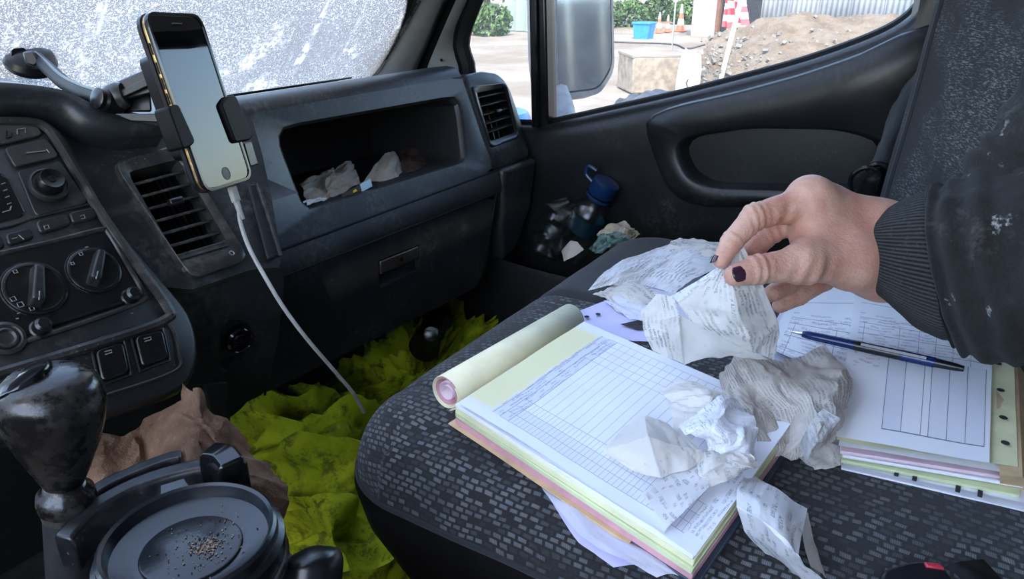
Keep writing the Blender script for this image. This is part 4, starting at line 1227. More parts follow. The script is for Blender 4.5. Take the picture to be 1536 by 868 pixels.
ia = unit(J['iT'][0] - J['iD'][0]); io = unit(-CR * 1.0 + CU * .3 - CF * .1); io = unit(io - ia * np.dot(io, ia))
nail(J['iT'][0] + ia * .002 + io * .0068, ia, io, .0095, .010, 'finger_nail', 'nail_varnish')
# sleeve: lofted rings (top pixel, bottom pixel, depth)
def loft(rows_px, n=40, fold=.0, seed=0, ratio=.9, fs=30):
    C = []; 
    for tu, tv, bu, bv, d in rows_px: C.append((pD(tu, tv, d), pD(bu, bv, d)))
    rings = []; cen = [(a + b) / 2 for a, b in C]
    for i, (a, b) in enumerate(C):
        ax = unit(cen[min(i + 1, len(C) - 1)] - cen[max(i - 1, 0)]); va = (a - b) / 2
        vb = unit(np.cross(ax, va)) * np.linalg.norm(va) * ratio
        rings.append((cen[i], va, vb))
    return rings
def loft_mesh(rings, n, m, fold, seed, fs=40, ringfold=0):
    c = catmull([r[0] for r in rings], m); a = catmull([r[1] for r in rings], m); b = catmull([r[2] for r in rings], m)
    rows = []
    for i in range(m):
        r = []
        for k in range(n):
            th = 2 * math.pi * k / n; d = a[i] * math.cos(th) + b[i] * math.sin(th); p = c[i] + d
            f = fold * (noise.fractal(Vector(p * fs) + Vector((seed, 0, 0)), 1, 2, 3)) + ringfold * math.sin(i / m * 38 + 2.2 * math.sin(th + seed) + 1.5 * noise.noise(Vector(p * 20)))
            r.append(p + unit(d) * f)
        rows.append(r)
    return rows
cuff = loft([(1340, 318, 1336, 450, .640), (1340, 308, 1350, 468, .636), (1356, 298, 1376, 492, .630), (1382, 289, 1412, 508, .622), (1394, 288, 1428, 510, .618)])
rows = loft_mesh(cuff, 96, 26, .0012, 1)
uv = [(i / 25, k / 96) for i in range(26) for k in range(96)]
MB().grid(rows, uv, close_v=True).build('cuff', 'cuff_rib', pe, smooth=180)
inner = [[c0 * .92 + np.mean(rows[0], 0) * .08 for c0 in rows[0]], [c0 * .9 + np.mean(rows[6], 0) * .1 for c0 in rows[6]]]
MB().grid([rows[0], inner[0], inner[1]], close_v=True).build('cuff_lining', 'cuff_rib', pe, smooth=180)
slv = loft([(1394, 290, 1426, 512, .620), (1404, 278, 1446, 524, .616), (1432, 264, 1472, 534, .606), (1480, 243, 1510, 542, .592), (1545, 230, 1555, 546, .575), (1640, 222, 1640, 560, .55), (1800, 235, 1790, 590, .52)])
rows = loft_mesh(slv, 128, 110, .0075, 2, 20, .0026)
g = MB().grid(rows, close_v=True); g.f.append(tuple((len(rows) - 1) * 128 + k for k in range(127, -1, -1))); g.mi.append(0); g.build('sleeve', 'sleeve_fabric', pe, smooth=60)
sr = [rows[3][k] + unit(rows[3][k] - np.mean(rows[3], 0)) * .0008 for k in range(128)]
MB().tube(sr + [sr[0]], .0016, 6, cap=False).build('cuff_seam', 'sleeve_fabric', pe)
up_ = loft([(1430, 330, 1640, 470, .59), (1462, 236, 1660, 400, .585), (1492, 196, 1690, 330, .57), (1540, 118, 1740, 230, .55), (1620, -20, 1820, 80, .52)])
rows = loft_mesh(up_, 72, 50, .0045, 5, 30, .002)
g = MB().grid(rows, close_v=True); g.f.append(tuple((len(rows) - 1) * 72 + k for k in range(71, -1, -1))); g.mi.append(0); g.build('upper_sleeve', 'sleeve_fabric', pe, smooth=60)

# ================================================================== order pad with rolled-back pages
def Zs(u, v, h): return pZ(u, v, ZS + h)
ph = .026
TL, TR, BL = Zs(682, 606, ph), Zs(872, 484, ph), Zs(1042, 836, ph)
ux = TR - TL; uy = BL - TL
op = thing('order_pad', (TL + BL) / 2 * A(1, 1, 0) + A(0, 0, ZS), 'order pad with ruled form and cream pages rolled back at its top edge', 'notepad')
def pad(x, y, z): 
    p = TL + ux * x + uy * y; return A(p[0], p[1], ZS + z)
def layer(name, z0, z1, mat, x0=0, x1=1, y0=0, y1=1, j=0, bow=0):
    rnd = random.Random(j); 
    def cr(z): return [pad(x0 + rnd.uniform(-.006, .006), y0, z), pad(x1 + rnd.uniform(-.004, .004), y0, z), pad(x1, y1 + rnd.uniform(-.004, .004), z), pad(x0 + rnd.uniform(-.006, .006), y1, z)]
    return MB().hexa(cr(z0), cr(z1)).build(name, mat, op, bevel=.0006, bseg=1)
layer('back_cover', .003, .007, 'cover_navy', -.0, 1.03, -.02, 1.015)
layer('pink_copies', .0075, .0130, 'paper_pink', 0, .97, .0, 1.0, 1)
layer('tan_copies', .0070, .0076, 'paper_tan', -.022, .98, -.02, .80, 6)
layer('green_copies', .0132, .0175, 'paper_green', -.004, .97, .0, 1.0, 2)
layer('yellow_copies', .0177, .0225, 'paper_yellow', .002, .97, .0, .998, 3)
layer('white_copies', .0227, .0262, 'paper_white', .006, .985, .0, .995, 4)
def form(name, x0, x1, y0, y1, z, mat, curl=0, uvx=(0, 1), uvy=(0, 1), rip=.0012, seed=1):
    ctrl = []
    for a in np.linspace(0, 1, 5):
        ctrl.append([pad(x0 + (x1 - x0) * a, y0 + (y1 - y0) * b, z + curl * (b > .9) * (1 - a) + .002 * math.sin(math.pi * b) * (a < .2)) for b in np.linspace(0, 1, 5)])
    o = sheet(name, ctrl, 24, 30, mat, op, ripple=rip, rs=9, seed=seed, smooth=180, up=(0, 0, 1), uvs=(uvx[1] - uvx[0], uvy[1] - uvy[0]), uvoff=(uvx[0], uvy[0]))
    return o
form('lower_form', .0, 1.0, .3, 1.0, .0272, 'order_form', 0, (0, 1), (.28, .99), .0006, 2)
form('top_form', .004, 1.0, .015, .90, .0290, 'order_form', .001, (0, 1), (.02, 1.0), .0010, 3)
# rolled pages: spirals along the top edge
ra, rb_ = Zs(668, 589, .0165), Zs(857, 477, .0165)
axr = unit(rb_ - ra); dn = unit(-uy - axr * np.dot(-uy, axr)); dn = unit(A(dn[0], dn[1], 0)); upv = unit(np.cross(axr, dn)); upv = upv if upv[2] > 0 else -upv
def spiral(name, r0, r1, t0, t1, mat, inset=0):
    rows = []
    for i in range(70):
        f = i / 69; th = t0 + (t1 - t0) * f; r = r0 + (r1 - r0) * f
        off = (dn * -math.cos(th) + upv * math.sin(th)) * r
        rows.append([ra + axr * inset * .5 + off, (ra + rb_) / 2 + off, rb_ - axr * inset + off])
    return MB().grid(rows).build(name, mat, op, smooth=180, solid=.0006, soff=0)
spiral('rolled_cover', .0168, .0140, -math.pi * .42, math.pi * 2.2, 'paper_cream')
spiral('rolled_pages', .0148, .0100, -math.pi * .2, math.pi * 2.4, 'paper_pink', .003)
spiral('rolled_pages', .0105, .0050, 0, math.pi * 3.0, 'paper_rose', .004)
wp = [[ra + (upv * -.0166) + axr * 0, rb_ + upv * -.0166], [pad(-.02, .02, .006), pad(.98, .02, .006)]]

# ================================================================== stack of forms on the right, pen
fs_ = thing('form_stack', Zs(1390, 600, 0), 'thick pile of punched forms with a columned sheet on top under the sleeve', 'papers')
def quad(name, px, z, mat, parent, curl=(0, 0, 0, 0), nu=22, nv=22, rip=.0010, seed=1, smooth=180, uvs=(1, 1)):
    """px: TL, TR, BR, BL of a lying sheet; uv x left->right, y top->bottom"""
    q = [pZ(u, v, ZS + z + c) for (u, v), c in zip(px, curl)]
    ctrl = []
    for a in np.linspace(0, 1, 4):
        r = []
        for b in np.linspace(0, 1, 4):
            p = (q[0] * (1 - a) + q[1] * a) * (1 - b) + (q[3] * (1 - a) + q[2] * a) * b; r.append(p)
        ctrl.append(r)
    return sheet(name, ctrl, nu, nv, mat, parent, ripple=rip, rs=12, seed=seed, smooth=smooth, up=(0, 0, 1), uvs=uvs)
lay = [('paper_white', (1282, 470), (1550, 500), (1556, 770), (1262, 702), .002), ('paper_white', (1280, 460), (1548, 494), (1545, 757), (1266, 696), .006),
       ('paper_green', (1284, 460), (1536, 490), (1530, 742), (1262, 690), .010), ('paper_white', (1284, 455), (1532, 488), (1536, 728), (1264, 682), .014),
       ('paper_rose', (1284, 450), (1528, 480), (1528, 718), (1260, 676), .018), ('paper_white', (1284, 446), (1526, 474), (1532, 712), (1258, 668), .022),
       ('paper_yellow', (1284, 438), (1518, 466), (1527, 700), (1255, 660), .026)]
for i, (m_, a_, b_, c_, d_, z_) in enumerate(lay):
    q = [pZ(*p, ZS + z_) for p in (a_, b_, c_, d_)]
    nm = 'loose_sheet'
    if i in (0, 2, 3, 4):
        MB().hexa([p - A(0, 0, .0028) for p in q], [p for p in q]).build('sheet_bundle', m_, fs_, bevel=.0006, bseg=1)
    else:
        quad(nm, (a_, b_, c_, d_), z_ + .0006, m_, fs_, rip=.0012, seed=20 + i)
MB().hexa([Zs(u, v, .001) for u, v in [(1490, 500), (1552, 505), (1560, 745), (1500, 735)]], [Zs(u, v, .026) for u, v in [(1490, 500), (1524, 500), (1534, 715), (1500, 712)]]).build('backing_board', 'paper_tan', fs_)
quad('top_sheet', ((1284, 430), (1490, 462), (1484, 694), (1254, 654)), .0295, 'log_form', fs_, (0, 0, .0005, 0), 26, 26, .0009, 4)
for u, v in ((1497, 545), (1501, 585), (1505, 626), (1508, 664)):
    p = Zs(u, v, .0284); MB().lathe(p, (0, 0, 1), [(.0030, 0), (.0030, .0004)], 14).build('punched_hole', 'hole_dark', fs_)
for u, v in ((1372, 716), (1345, 709), (1470, 740), (1437, 733)):
    p = Zs(u, v, .0075); MB().box(p, (.006, .003, .0022)).build('punched_hole', 'hole_dark', fs_)
cn = thing('form_sheet', Zs(1215, 480, .01), 'printed form lying half under the columned sheet and the held receipt', 'papers')
quad('form_page', ((1196, 432), (1300, 420), (1282, 575), (1150, 520)), .020, 'log_form', cn, (0, .004, .004, 0), 22, 22, .0012, 6, uvs=(.5, .5))
quad('under_page', ((1185, 440), (1300, 410), (1300, 560), (1130, 545)), .012, 'form_sheet', cn, (0, 0, 0, 0), 20, 20, .0012, 7)
# ballpoint pen
pa, pb = Zs(1182, 496, .0345), Zs(1446, 553, .0355)
pn = thing('ballpoint_pen', (pa + pb) / 2, 'dark blue ballpoint pen with black clip on the columned sheet', 'pen')
pax = pb - pa; PL = np.linalg.norm(pax); pu = unit(pax)
MB().lathe(pa, pu, [(.0004, 0), (.0011, .004), (.0022, .013), (.0030, .014)], 16).build('tip', 'chrome', pn)
MB().lathe(pa, pu, [(.0030, .0135), (.0040, .018), (.0044, .03), (.0045, PL * .42)], 20).build('grip', 'pen_blue', pn)
MB().lathe(pa, pu, [(.0047, PL * .40), (.0048, PL * .42), (.0048, PL * .66)], 20).build('barrel', 'pen_black', pn)
MB().lathe(pa, pu, [(.0046, PL * .66), (.0049, PL * .67), (.0047, PL * .84), (.0044, PL * .85)], 20).build('clicker_sleeve', 'pen_blue', pn)
MB().lathe(pa, pu, [(.0044, PL * .84), (.0036, PL * .95), (.0026, PL * 1.0)], 20).build('end_cap', 'pen_black', pn)
s_ = unit(np.cross(pu, CF)); k_ = unit(-CF - pu * np.dot(-CF, pu))
MB().hexa([pa + pu * PL * .44 + k_ * .005 + A(0, 0, .0022) + s_ * q for q in (-.0012, .0012)] + [pa + pu * PL * .80 + k_ * .0052 + A(0, 0, .0022) + s_ * q for q in (.0012, -.0012)],
          [pa + pu * PL * .44 + k_ * .0065 + A(0, 0, .0022) + s_ * q for q in (-.0012, .0012)] + [pa + pu * PL * .80 + k_ * .0062 + A(0, 0, .0022) + s_ * q for q in (.0012, -.0012)]).build('clip', 'gloss_black', pn)

# ================================================================== loose papers and receipts
def paper(name, rows, label, mat, nu=34, nv=34, cat='receipt', group=None, mode='h', crumple=.004, cs=38, folds=.004, seed=1, smooth=22, uvs=(1, 1), floor=ZS + .002, lin=.75, parent=None):
    """rows of (u, v, height above the seat) or (u, v, depth)"""
    ctrl = [[pZ(u, v, ZS + h) if mode == 'h' else pD(u, v, h) for u, v, h in r] for r in rows]
    o = sheet(name, ctrl, nu, nv, mat, parent, crumple=crumple, cs=cs, folds=folds, seed=seed, smooth=smooth, up=(0, 0, 1), uvs=uvs, floor=floor, lin=lin)
    if parent is not None: return o
    return tag(o, label, cat, group)
GR = 'crumpled receipts on the bench seat'
# loose sheets sticking out under the pad
paper('loose_form', [[(800, 700, .002), (880, 700, .002), (960, 730, .002)], [(816, 738, .004), (870, 735, .004), (960, 770, .003)], [(870, 800, .012), (900, 790, .009), (980, 820, .003)], [(930, 836, .012), (965, 830, .009), (1010, 845, .003)], [(985, 866, .006), (1010, 860, .006), (1050, 880, .003)]],
      'curled white form sticking out under the near edge of the order pad', 'form_sheet', cat='papers', crumple=.0012, folds=.001, cs=20, seed=11, smooth=180)
paper('loose_form', [[(800, 690, .002), (880, 690, .001), (960, 720, .001)], [(822, 745, .002), (870, 745, .001), (960, 780, .001)], [(868, 812, .004), (900, 800, .003), (980, 830, .001)], [(920, 850, .003), (965, 845, .003), (1030, 858, .002)]],
      'lilac edged sheet lowest under the near edge of the order pad', 'paper_lilac', cat='papers', crumple=.001, folds=.001, cs=20, seed=12, smooth=180, floor=ZS + .001)
paper('receipt_scrap', [[(838, 722, .004), (870, 728, .006)], [(836, 740, .006), (872, 748, .010)], [(850, 756, .004), (880, 765, .006)]], 'small torn brown scrap beside the edge of the order pad', 'receipt_brown_shaded', 12, 12, crumple=.003, cs=60, seed=13)
lil = paper('loose_form', [[(862, 469, .003), (880, 486, .003), (930, 510, .003)], [(905, 452, .004), (950, 480, .004), (990, 512, .004)], [(960, 446, .004), (1010, 470, .004), (1040, 500, .003)]],
      'lilac punched sheet poking out beyond the roll of the order pad', 'paper_lilac', 20, 20, cat='papers', crumple=.0008, folds=.0008, cs=20, seed=14, smooth=180)
for u, v in ((880, 475), (897, 471)):
    MB().lathe(Zs(u, v, .0052), (0, 0, 1), [(.0028, 0), (.0028, .0005)], 12).build('punched_hole', 'hole_dark', lil)
MB().grid([[Zs(930, 486, .0062), Zs(965, 478, .0066)], [Zs(955, 494, .0062), Zs(985, 493, .0066)]]).build('printed_block', 'hole_dark', lil)
paper('receipt', [[(905, 452, .006), (940, 440, .010), (1000, 425, .012), (1085, 410, .012)], [(930, 466, .008), (965, 462, .016), (1010, 458, .016), (1085, 440, .014)], [(945, 478, .006), (985, 482, .012), (1030, 490, .012), (1090, 470, .012)]],
      'folded lilac receipt lowest in the pile beneath the hand', 'form_sheet', cat='receipt', group=GR, crumple=.002, folds=.002, seed=15)
paper('receipt', [[(883, 434, .010), (915, 428, .014), (960, 424, .016), (1010, 440, .014)], [(896, 418, .020), (930, 408, .026), (985, 402, .026), (1040, 420, .024)], [(925, 394, .026), (960, 386, .030), (1020, 380, .034), (1085, 398, .030)], [(990, 372, .028), (1030, 362, .032), (1060, 366, .034), (1110, 385, .030)]],
      'broad bluish white receipt uppermost in the pile behind the held receipt', 'receipt_cool', 46, 46, group=GR, crumple=.0024, cs=40, folds=.004, seed=16)
paper('receipt', [[(888, 440, .006), (905, 436, .010), (930, 420, .012)], [(908, 448, .006), (930, 440, .014), (960, 425, .020)], [(925, 468, .006), (960, 466, .012), (1000, 450, .020)], [(975, 474, .006), (1010, 475, .010), (1050, 455, .018)]],
      'cream folded receipt under the bluish receipt left of the hand', 'receipt_warm', 36, 36, group=GR, crumple=.0026, folds=.004, cs=44, seed=17, uvs=(.5, .5))
paper('receipt', [[(985, 378, .030), (1010, 362, .034), (1040, 355, .036)], [(1010, 385, .030), (1045, 372, .040), (1080, 362, .040)], [(1050, 392, .030), (1085, 380, .036), (1110, 372, .036)]],
      'small receipt at the far corner of the pile behind the fingers', 'receipt_warm', 26, 26, group=GR, crumple=.0024, folds=.003, cs=44, seed=18, uvs=(.5, .3))
# receipt held between thumb and forefinger
held = paper('held_receipt', [[(1113, 366, .628), (1100, 380, .632), (1085, 394, .636)],
                       [(1146, 430, .622), (1098, 425, .613), (1050, 422, .634)],
                       [(1162, 475, .636), (1106, 468, .610), (1016, 451, .642)],
                       [(1170, 500, .645), (1124, 505, .622), (1036, 482, .632)],
                       [(1160, 539, .654), (1128, 527, .640), (1066, 497, .634)]],
      'printed cream receipt pinched between thumb and forefinger', 'receipt_warm', 48, 48, mode='d', crumple=.0016, cs=44, folds=.0012, seed=31, floor=None, lin=.85)
paper('folded_flap', [[(1010, 446, .640), (985, 441, .650), (962, 466, .656)], [(1020, 472, .632), (990, 480, .640), (962, 482, .652)], [(1020, 505, .640), (995, 505, .639), (969, 503, .652)], [(1026, 546, .656), (1003, 537, .650), (980, 527, .658)]],
      'narrow folded flap of receipt hanging left of the held receipt', 'receipt_warm', 34, 30, mode='d', crumple=.0014, cs=44, folds=.001, seed=32, floor=None, uvs=(.6, .5), lin=.85, parent=held)
paper('underside', [[(1018, 470, .636), (1067, 496, .634), (1118, 520, .640), (1152, 538, .652)], [(1020, 508, .648), (1064, 518, .643), (1108, 530, .647), (1142, 540, .655)], [(1026, 546, .657), (1058, 537, .653), (1094, 533, .653), (1126, 541, .657)]],
      'blank underside of receipt folded below the held receipt', 'receipt_plain', 28, 40, mode='d', crumple=.0012, cs=40, folds=.001, seed=33, floor=None, lin=.85, parent=held)
paper('folded_edge', [[(1085, 393, .637), (1050, 419, .637), (1006, 444, .641)], [(1092, 398, .628), (1056, 426, .630), (1017, 453, .640)]],
      'bright narrow folded edge along the top of the held receipt', 'receipt_cool', 8, 20, mode='d', crumple=.0006, cs=40, folds=0, seed=34, floor=None, uvs=(.1, .4), lin=.8, parent=held)
# crumpled receipts in front
grey_r = paper('receipt', [[(1078, 562, .030), (1100, 532, .036), (1170, 535, .040), (1238, 512, .040)], [(1082, 590, .040), (1128, 570, .048), (1190, 565, .046), (1262, 548, .042)], [(1120, 610, .044), (1160, 610, .034), (1215, 596, .050), (1280, 576, .044)], [(1140, 660, .030), (1176, 668, .018), (1230, 640, .044), (1276, 612, .040)], [(1136, 682, .010), (1180, 686, .012), (1206, 686, .020), (1254, 648, .024)]],
      'large grey crumpled receipt leaning between the order pad and the form pile', 'receipt_grey', 64, 64, group=GR, crumple=.0042, cs=26, folds=.010, seed=41)
paper('folded_corner', [[(1198, 668, .036), (1222, 630, .050), (1236, 612, .054)], [(1206, 686, .020), (1232, 662, .034), (1262, 626, .046)], [(1208, 688, .012), (1226, 676, .018), (1252, 650, .030)]],
      'bright folded corner of the grey crumpled receipt', 'receipt_cool', 24, 24, group=GR, crumple=.0025, cs=30, folds=.002, seed=42, uvs=(.3, .3), parent=grey_r)
paper('receipt', [[(1195, 680, .010), (1226, 660, .014), (1256, 652, .014)], [(1208, 696, .004), (1240, 676, .010), (1262, 668, .010)], [(1224, 706, .003), (1248, 702, .004), (1270, 695, .005)]],
      'small printed slip under the grey crumpled receipt by the form pile', 'receipt_warm', 22, 22, group=GR, crumple=.002, cs=40, folds=.002, seed=43, uvs=(.4, .3))
paper('receipt', [[(984, 580, .036), (1010, 570, .040), (1046, 572, .042), (1075, 592, .044)], [(1010, 604, .036), (1040, 600, .046), (1066, 598, .052), (1090, 600, .048)], [(1012, 640, .036), (1040, 630, .046), (1066, 640, .044), (1100, 628, .040)]],
      'thin translucent receipt flap lying on the ruled form', 'receipt_plain', 36, 36, group=GR, crumple=.004, cs=36, folds=.003, seed=44)
paper('receipt', [[(1022, 640, .046), (1045, 612, .058), (1075, 594, .062), (1108, 598, .054)], [(1026, 652, .046), (1062, 636, .060), (1092, 618, .064), (1128, 622, .054)], [(1058, 664, .044), (1084, 658, .056), (1110, 648, .058), (1134, 650, .050)], [(1066, 690, .036), (1090, 682, .044), (1118, 684, .044), (1134, 690, .040)]],
      'bright white blotchy receipt bunched on the order pad', 'receipt_white', 50, 50, group=GR, crumple=.003, cs=48, folds=.006, seed=45)
paper('receipt', [[(936, 636, .036), (967, 621, .050), (1000, 634, .046), (1026, 648, .042)], [(906, 676, .033), (972, 652, .062), (1020, 668, .050), (1053, 674, .044)], [(950, 707, .032), (992, 717, .034), (1030, 706, .036), (1058, 690, .038)]],
      'cream crumpled receipt folded like a tent on the ruled form', 'receipt_plain', 50, 50, group=GR, crumple=.0014, cs=40, folds=.0015, seed=46, lin=.95)
paper('receipt', [[(1030, 690, .038), (1060, 668, .044), (1090, 664, .044), (1130, 684, .044)], [(1040, 720, .034), (1070, 702, .044), (1100, 690, .046), (1136, 692, .042)], [(1056, 732, .032), (1086, 722, .036), (1112, 706, .038), (1134, 698, .036)]],
      'crumpled receipt tucked below the bright blotchy receipt', 'receipt_warm', 40, 40, group=GR, crumple=.0028, cs=44, folds=.004, seed=47, uvs=(.4, .4))
paper('receipt', [[(960, 742, .033), (1006, 712, .034), (1050, 690, .036)], [(978, 762, .033), (1022, 734, .036), (1062, 706, .038)], [(1004, 790, .032), (1034, 760, .034), (1062, 732, .034)]],
      'flat printed slip below the cream tent shaped receipt', 'receipt_roll', 26, 26, group=GR, crumple=.0012, cs=24, folds=.001, seed=48)
# curled till roll
till_r = paper('receipt', [[(1122, 710, .022), (1150, 722, .032), (1184, 748, .034), (1212, 760, .030)], [(1108, 732, .040), (1140, 752, .046), (1176, 780, .046), (1206, 800, .040)], [(1106, 762, .040), (1140, 780, .048), (1172, 806, .048), (1200, 836, .040)], [(1118, 800, .022), (1150, 812, .028), (1180, 836, .030), (1212, 850, .026)], [(1150, 832, .006), (1180, 846, .008), (1206, 866, .010), (1236, 872, .010)]],
      'curled strip of till receipt on the dark seat in front of the order pad', 'receipt_roll', 40, 40, group=GR, crumple=.0022, cs=26, folds=.002, seed=49)
paper('inner_fold', [[(1206, 764, .030), (1212, 768, .026)], [(1204, 800, .026), (1222, 812, .012)], [(1214, 850, .014), (1240, 866, .004)]], 'shaded inner fold of the curled till receipt on the seat', 'receipt_plain', 14, 10, group=GR, crumple=.001, cs=30, folds=0, seed=50, parent=till_r)
# seat belt buckle, lower right
bk_ = thing('belt_buckle', Zs(1400, 862, 0), 'black seat belt buckle with red button at the lower right edge of the seat', 'buckle')
q = rloop([Zs(u, v, .012) for u, v in [(1318, 872), (1322, 852), (1372, 838), (1412, 842), (1440, 880), (1400, 930), (1330, 930)]], .006, 3)
MB().hexa([p - A(0, 0, .012) for p in q], q).build('buckle_body', 'lid_plastic', bk_, bevel=.003, bseg=3)
q = [Zs(u, v, .0135) for u, v in [(1386, 841), (1410, 844), (1418, 852), (1390, 848)]]
MB().hexa([p - A(0, 0, .006) for p in q], q).build('release_button', plain('buckle_red', (.45, .03, .05), .35), bk_, bevel=.001)
q = [[Zs(1415, 850, .010), Zs(1440, 842, .014), Zs(1475, 838, .010)], [Zs(1440, 868, .012), Zs(1470, 862, .016), Zs(1500, 866, .010)], [Zs(1470, 930, .008), Zs(1500, 925, .010), Zs(1540, 920, .006)]]
sheet('webbing', q, 14, 12, 'rubber', bk_, smooth=180)
# ================================================================== phone, mount and cable
PN = unit(A(.33, -.91, .24)); PU = A(-.02, .25, .97); PU = unit(PU - PN * np.dot(PU, PN)); PXv = np.cross(PU, PN)
PO = A(.399, .554, 1.657)
def ph_(x, z, y=0): return PO + PXv * x + PU * z + PN * y
def rrect(w, h, r, y, n=7): return rloop([ph_(-w / 2, h / 2, y), ph_(w / 2, h / 2, y), ph_(w / 2, -h / 2, y), ph_(-w / 2, -h / 2, y)], r, n)
pt = thing('smartphone', ph_(0, -.0725, -.006), 'black smartphone with brass edged case clamped in the dashboard mount', 'phone')
def stack(name, loops, mat, parent, cap0=True, cap1=True, smooth=40):
    g = MB(); n = len(loops[0])
    for a, b in zip(loops, loops[1:]): g.ring(a, b)
    if cap0: g.add(loops[0], [tuple(range(n))])
    if cap1: g.add(loops[-1], [tuple(range(n))])
    return g.build(name, mat, parent, smooth=smooth)
stack('case_back', [rrect(.068, .141, .013, -.0125), rrect(.072, .145, .014, -.0105), rrect(.0725, .1455, .014, -.0070), rrect(.0705, .1435, .013, -.0062)], 'holder_plastic', pt)
stack('brass_edge', [rrect(.0700, .1430, .013, -.0062), rrect(.0705, .1435, .013, -.0045), rrect(.0700, .1430, .013, -.0034)], 'brass_edge', pt, False, False)
stack('case_rim', [rrect(.0715, .1445, .013, -.0034), rrect(.0722, .1452, .013, -.0015), rrect(.0712, .1442, .012, .0004), rrect(.0668, .1398, .0105, .0004), rrect(.0664, .1394, .0105, -.0008)], 'gloss_black', pt, False, False)
sc_ = stack('screen', [rrect(.0668, .1398, .0105, -.0012), rrect(.0664, .1394, .0105, -.0006)], 'phone_screen', pt)
MB().lathe(ph_(0, -.0615, -.0005), PN, [(.0056, 0), (.0056, .0002), (.0050, .0002), (.0049, -.0001)], 28).build('home_button', 'bezel_plastic', sc_)
MB().tube([ph_(-.006, .0635, -.0003), ph_(.006, .0635, -.0003)], .0009, 6).build('earpiece', 'bezel_plastic', sc_)
for k, z in enumerate((.045, .030, .018, .006)):
    MB().box(ph_(-.0352, z, -.0048), (.0012, .0012, .009), np.stack([PXv, -PN, PU], 1)).build('side_key', 'rubber', pt)
mt = thing('phone_mount', ph_(0, -.05, -.04), 'black phone mount with two clamp jaws and a gooseneck arm to a suction pad', 'phone mount')
def pp(u, v, off): return pP(u, v, PO + PN * off, PN)
for nm, q in (('clamp_jaw', [(252, 160), (268, 155), (294, 212), (288, 219), (275, 224)]), ('clamp_jaw', [(332, 156), (340, 144), (354, 142), (380, 202), (376, 210), (354, 214)])):
    f_ = [pp(u, v, .0030) for u, v in q]; f_ = rloop(f_, .003, 3)
    MB().hexa([p - PN * .015 for p in f_], f_).build(nm, 'rubber', mt, bevel=.0015)
stack('back_plate', [rrect(.060, .085, .008, -.024), rrect(.062, .087, .008, -.0145)], 'black_plastic', mt)
q = [pp(u, v, -.012) for u, v in [(366, 214), (378, 212), (388, 246), (376, 250)]]; MB().hexa([p - PN * .006 for p in q], q).build('foot_lug', 'black_plastic', mt, bevel=.001)
# telescopic arm block behind the phone
def blk(name, pxs, d0, d1, mat='black_plastic', bev=.002):
    MB().hexa([pD(u, v, d1) for u, v in pxs], [pD(u, v, d0) for u, v in pxs]).build(name, mat, mt, bevel=bev)
blk('arm_block', [(164, 134), (172, 124), (236, 96), (250, 128), (238, 138), (180, 152)], .640, .675)
blk('arm_rib', [(180, 136), (228, 112), (232, 124), (184, 146)], .636, .645, 'bezel_plastic', .001)
blk('arm_body', [(182, 148), (226, 136), (228, 168), (184, 168)], .650, .690)
MB().tube(catmull([pD(214, 104, .66), pD(214, 94, .66), pD(222, 92, .66), pD(228, 98, .66)], 10), .0016, 6).build('hook', 'black_plastic', mt)
kc = pD(158, 150, .635); MB().lathe(kc, -CF + CR * -.5, [(.0105, -.012), (.0105, .002), (.0090, .004), (.0090, .008), (.0065, .0095)], 24).build('pivot_knob', 'black_plastic', mt)
MB().lathe(pD(172, 146, .642), CR * 1 + CU * .3, [(.011, -.005), (.012, 0), (.012, .006), (.010, .010)], 24).build('pivot_collar', 'bezel_plastic', mt)
blk('lower_strut', [(172, 171), (245, 170), (248, 184), (196, 182)], .60, .63, 'black_plastic', .001)
# gooseneck and suction pad on the glass
gn = catmull([pD(56, 88, .80), pD(72, 102, .78), pD(96, 124, .73), pD(122, 138, .68), pD(150, 148, .645)], 40)
MB().tube(gn, [.0072] * 40, 12).build('gooseneck', 'rubber', mt)
MB().tube([p + CU * .0058 - CF * .004 for p in gn], .0016, 6).build('gooseneck_rib', 'bezel_plastic', mt)
sp_ = pD(45, 85, .82)
MB().lathe(sp_, unit(A(-.1, -.5, .75)), [(.026, -.010), (.027, -.004), (.024, .002), (.016, .006), (.012, .007)], 32).build('suction_pad', 'holder_plastic', mt)
blk('suction_lever', [(34, 78), (50, 76), (58, 90), (52, 100), (38, 96)], .785, .80, 'holder_plastic')
MB().tube(catmull([pD(-60, 92, .83), pD(-20, 84, .83), pD(14, 80, .82), pD(30, 82, .81)], 14), [.009] * 14, 10).build('mount_stem', 'holder_plastic', mt)

cb = thing('charging_cable', pD(543, 614, .80), 'grey white charging cable hanging from the phone down to the footwell', 'cable')
cp = ph_(.006, -.0735, -.004); 
MB().hexa([cp + PXv * x + PN * y for x, y in ((-.0042, -.0025), (.0042, -.0025), (.0042, .0025), (-.0042, .0025))], [cp - PU * .014 + PXv * x + PN * y for x, y in ((-.0042, -.0025), (.0042, -.0025), (.0042, .0025), (-.0042, .0025))]).build('plug', 'white_cable', cb, bevel=.001)
MB().tube([cp - PU * .013, cp - PU * .022, cp - PU * .030 + PXv * .001], [.0030, .0026, .0020], 10).build('strain_relief', 'white_cable', cb)
cpts = [cp - PU * .020, pD(361, 335, .652), pD(374, 372, .652), pD(398, 416, .652), pD(426, 462, .66), pD(462, 510, .68), pD(505, 560, .72), pD(530, 590, .75), pD(546, 618, .78)]
MB().tube(catmull(cpts, 60), .0019, 10).build('cord', 'white_cable', cb)

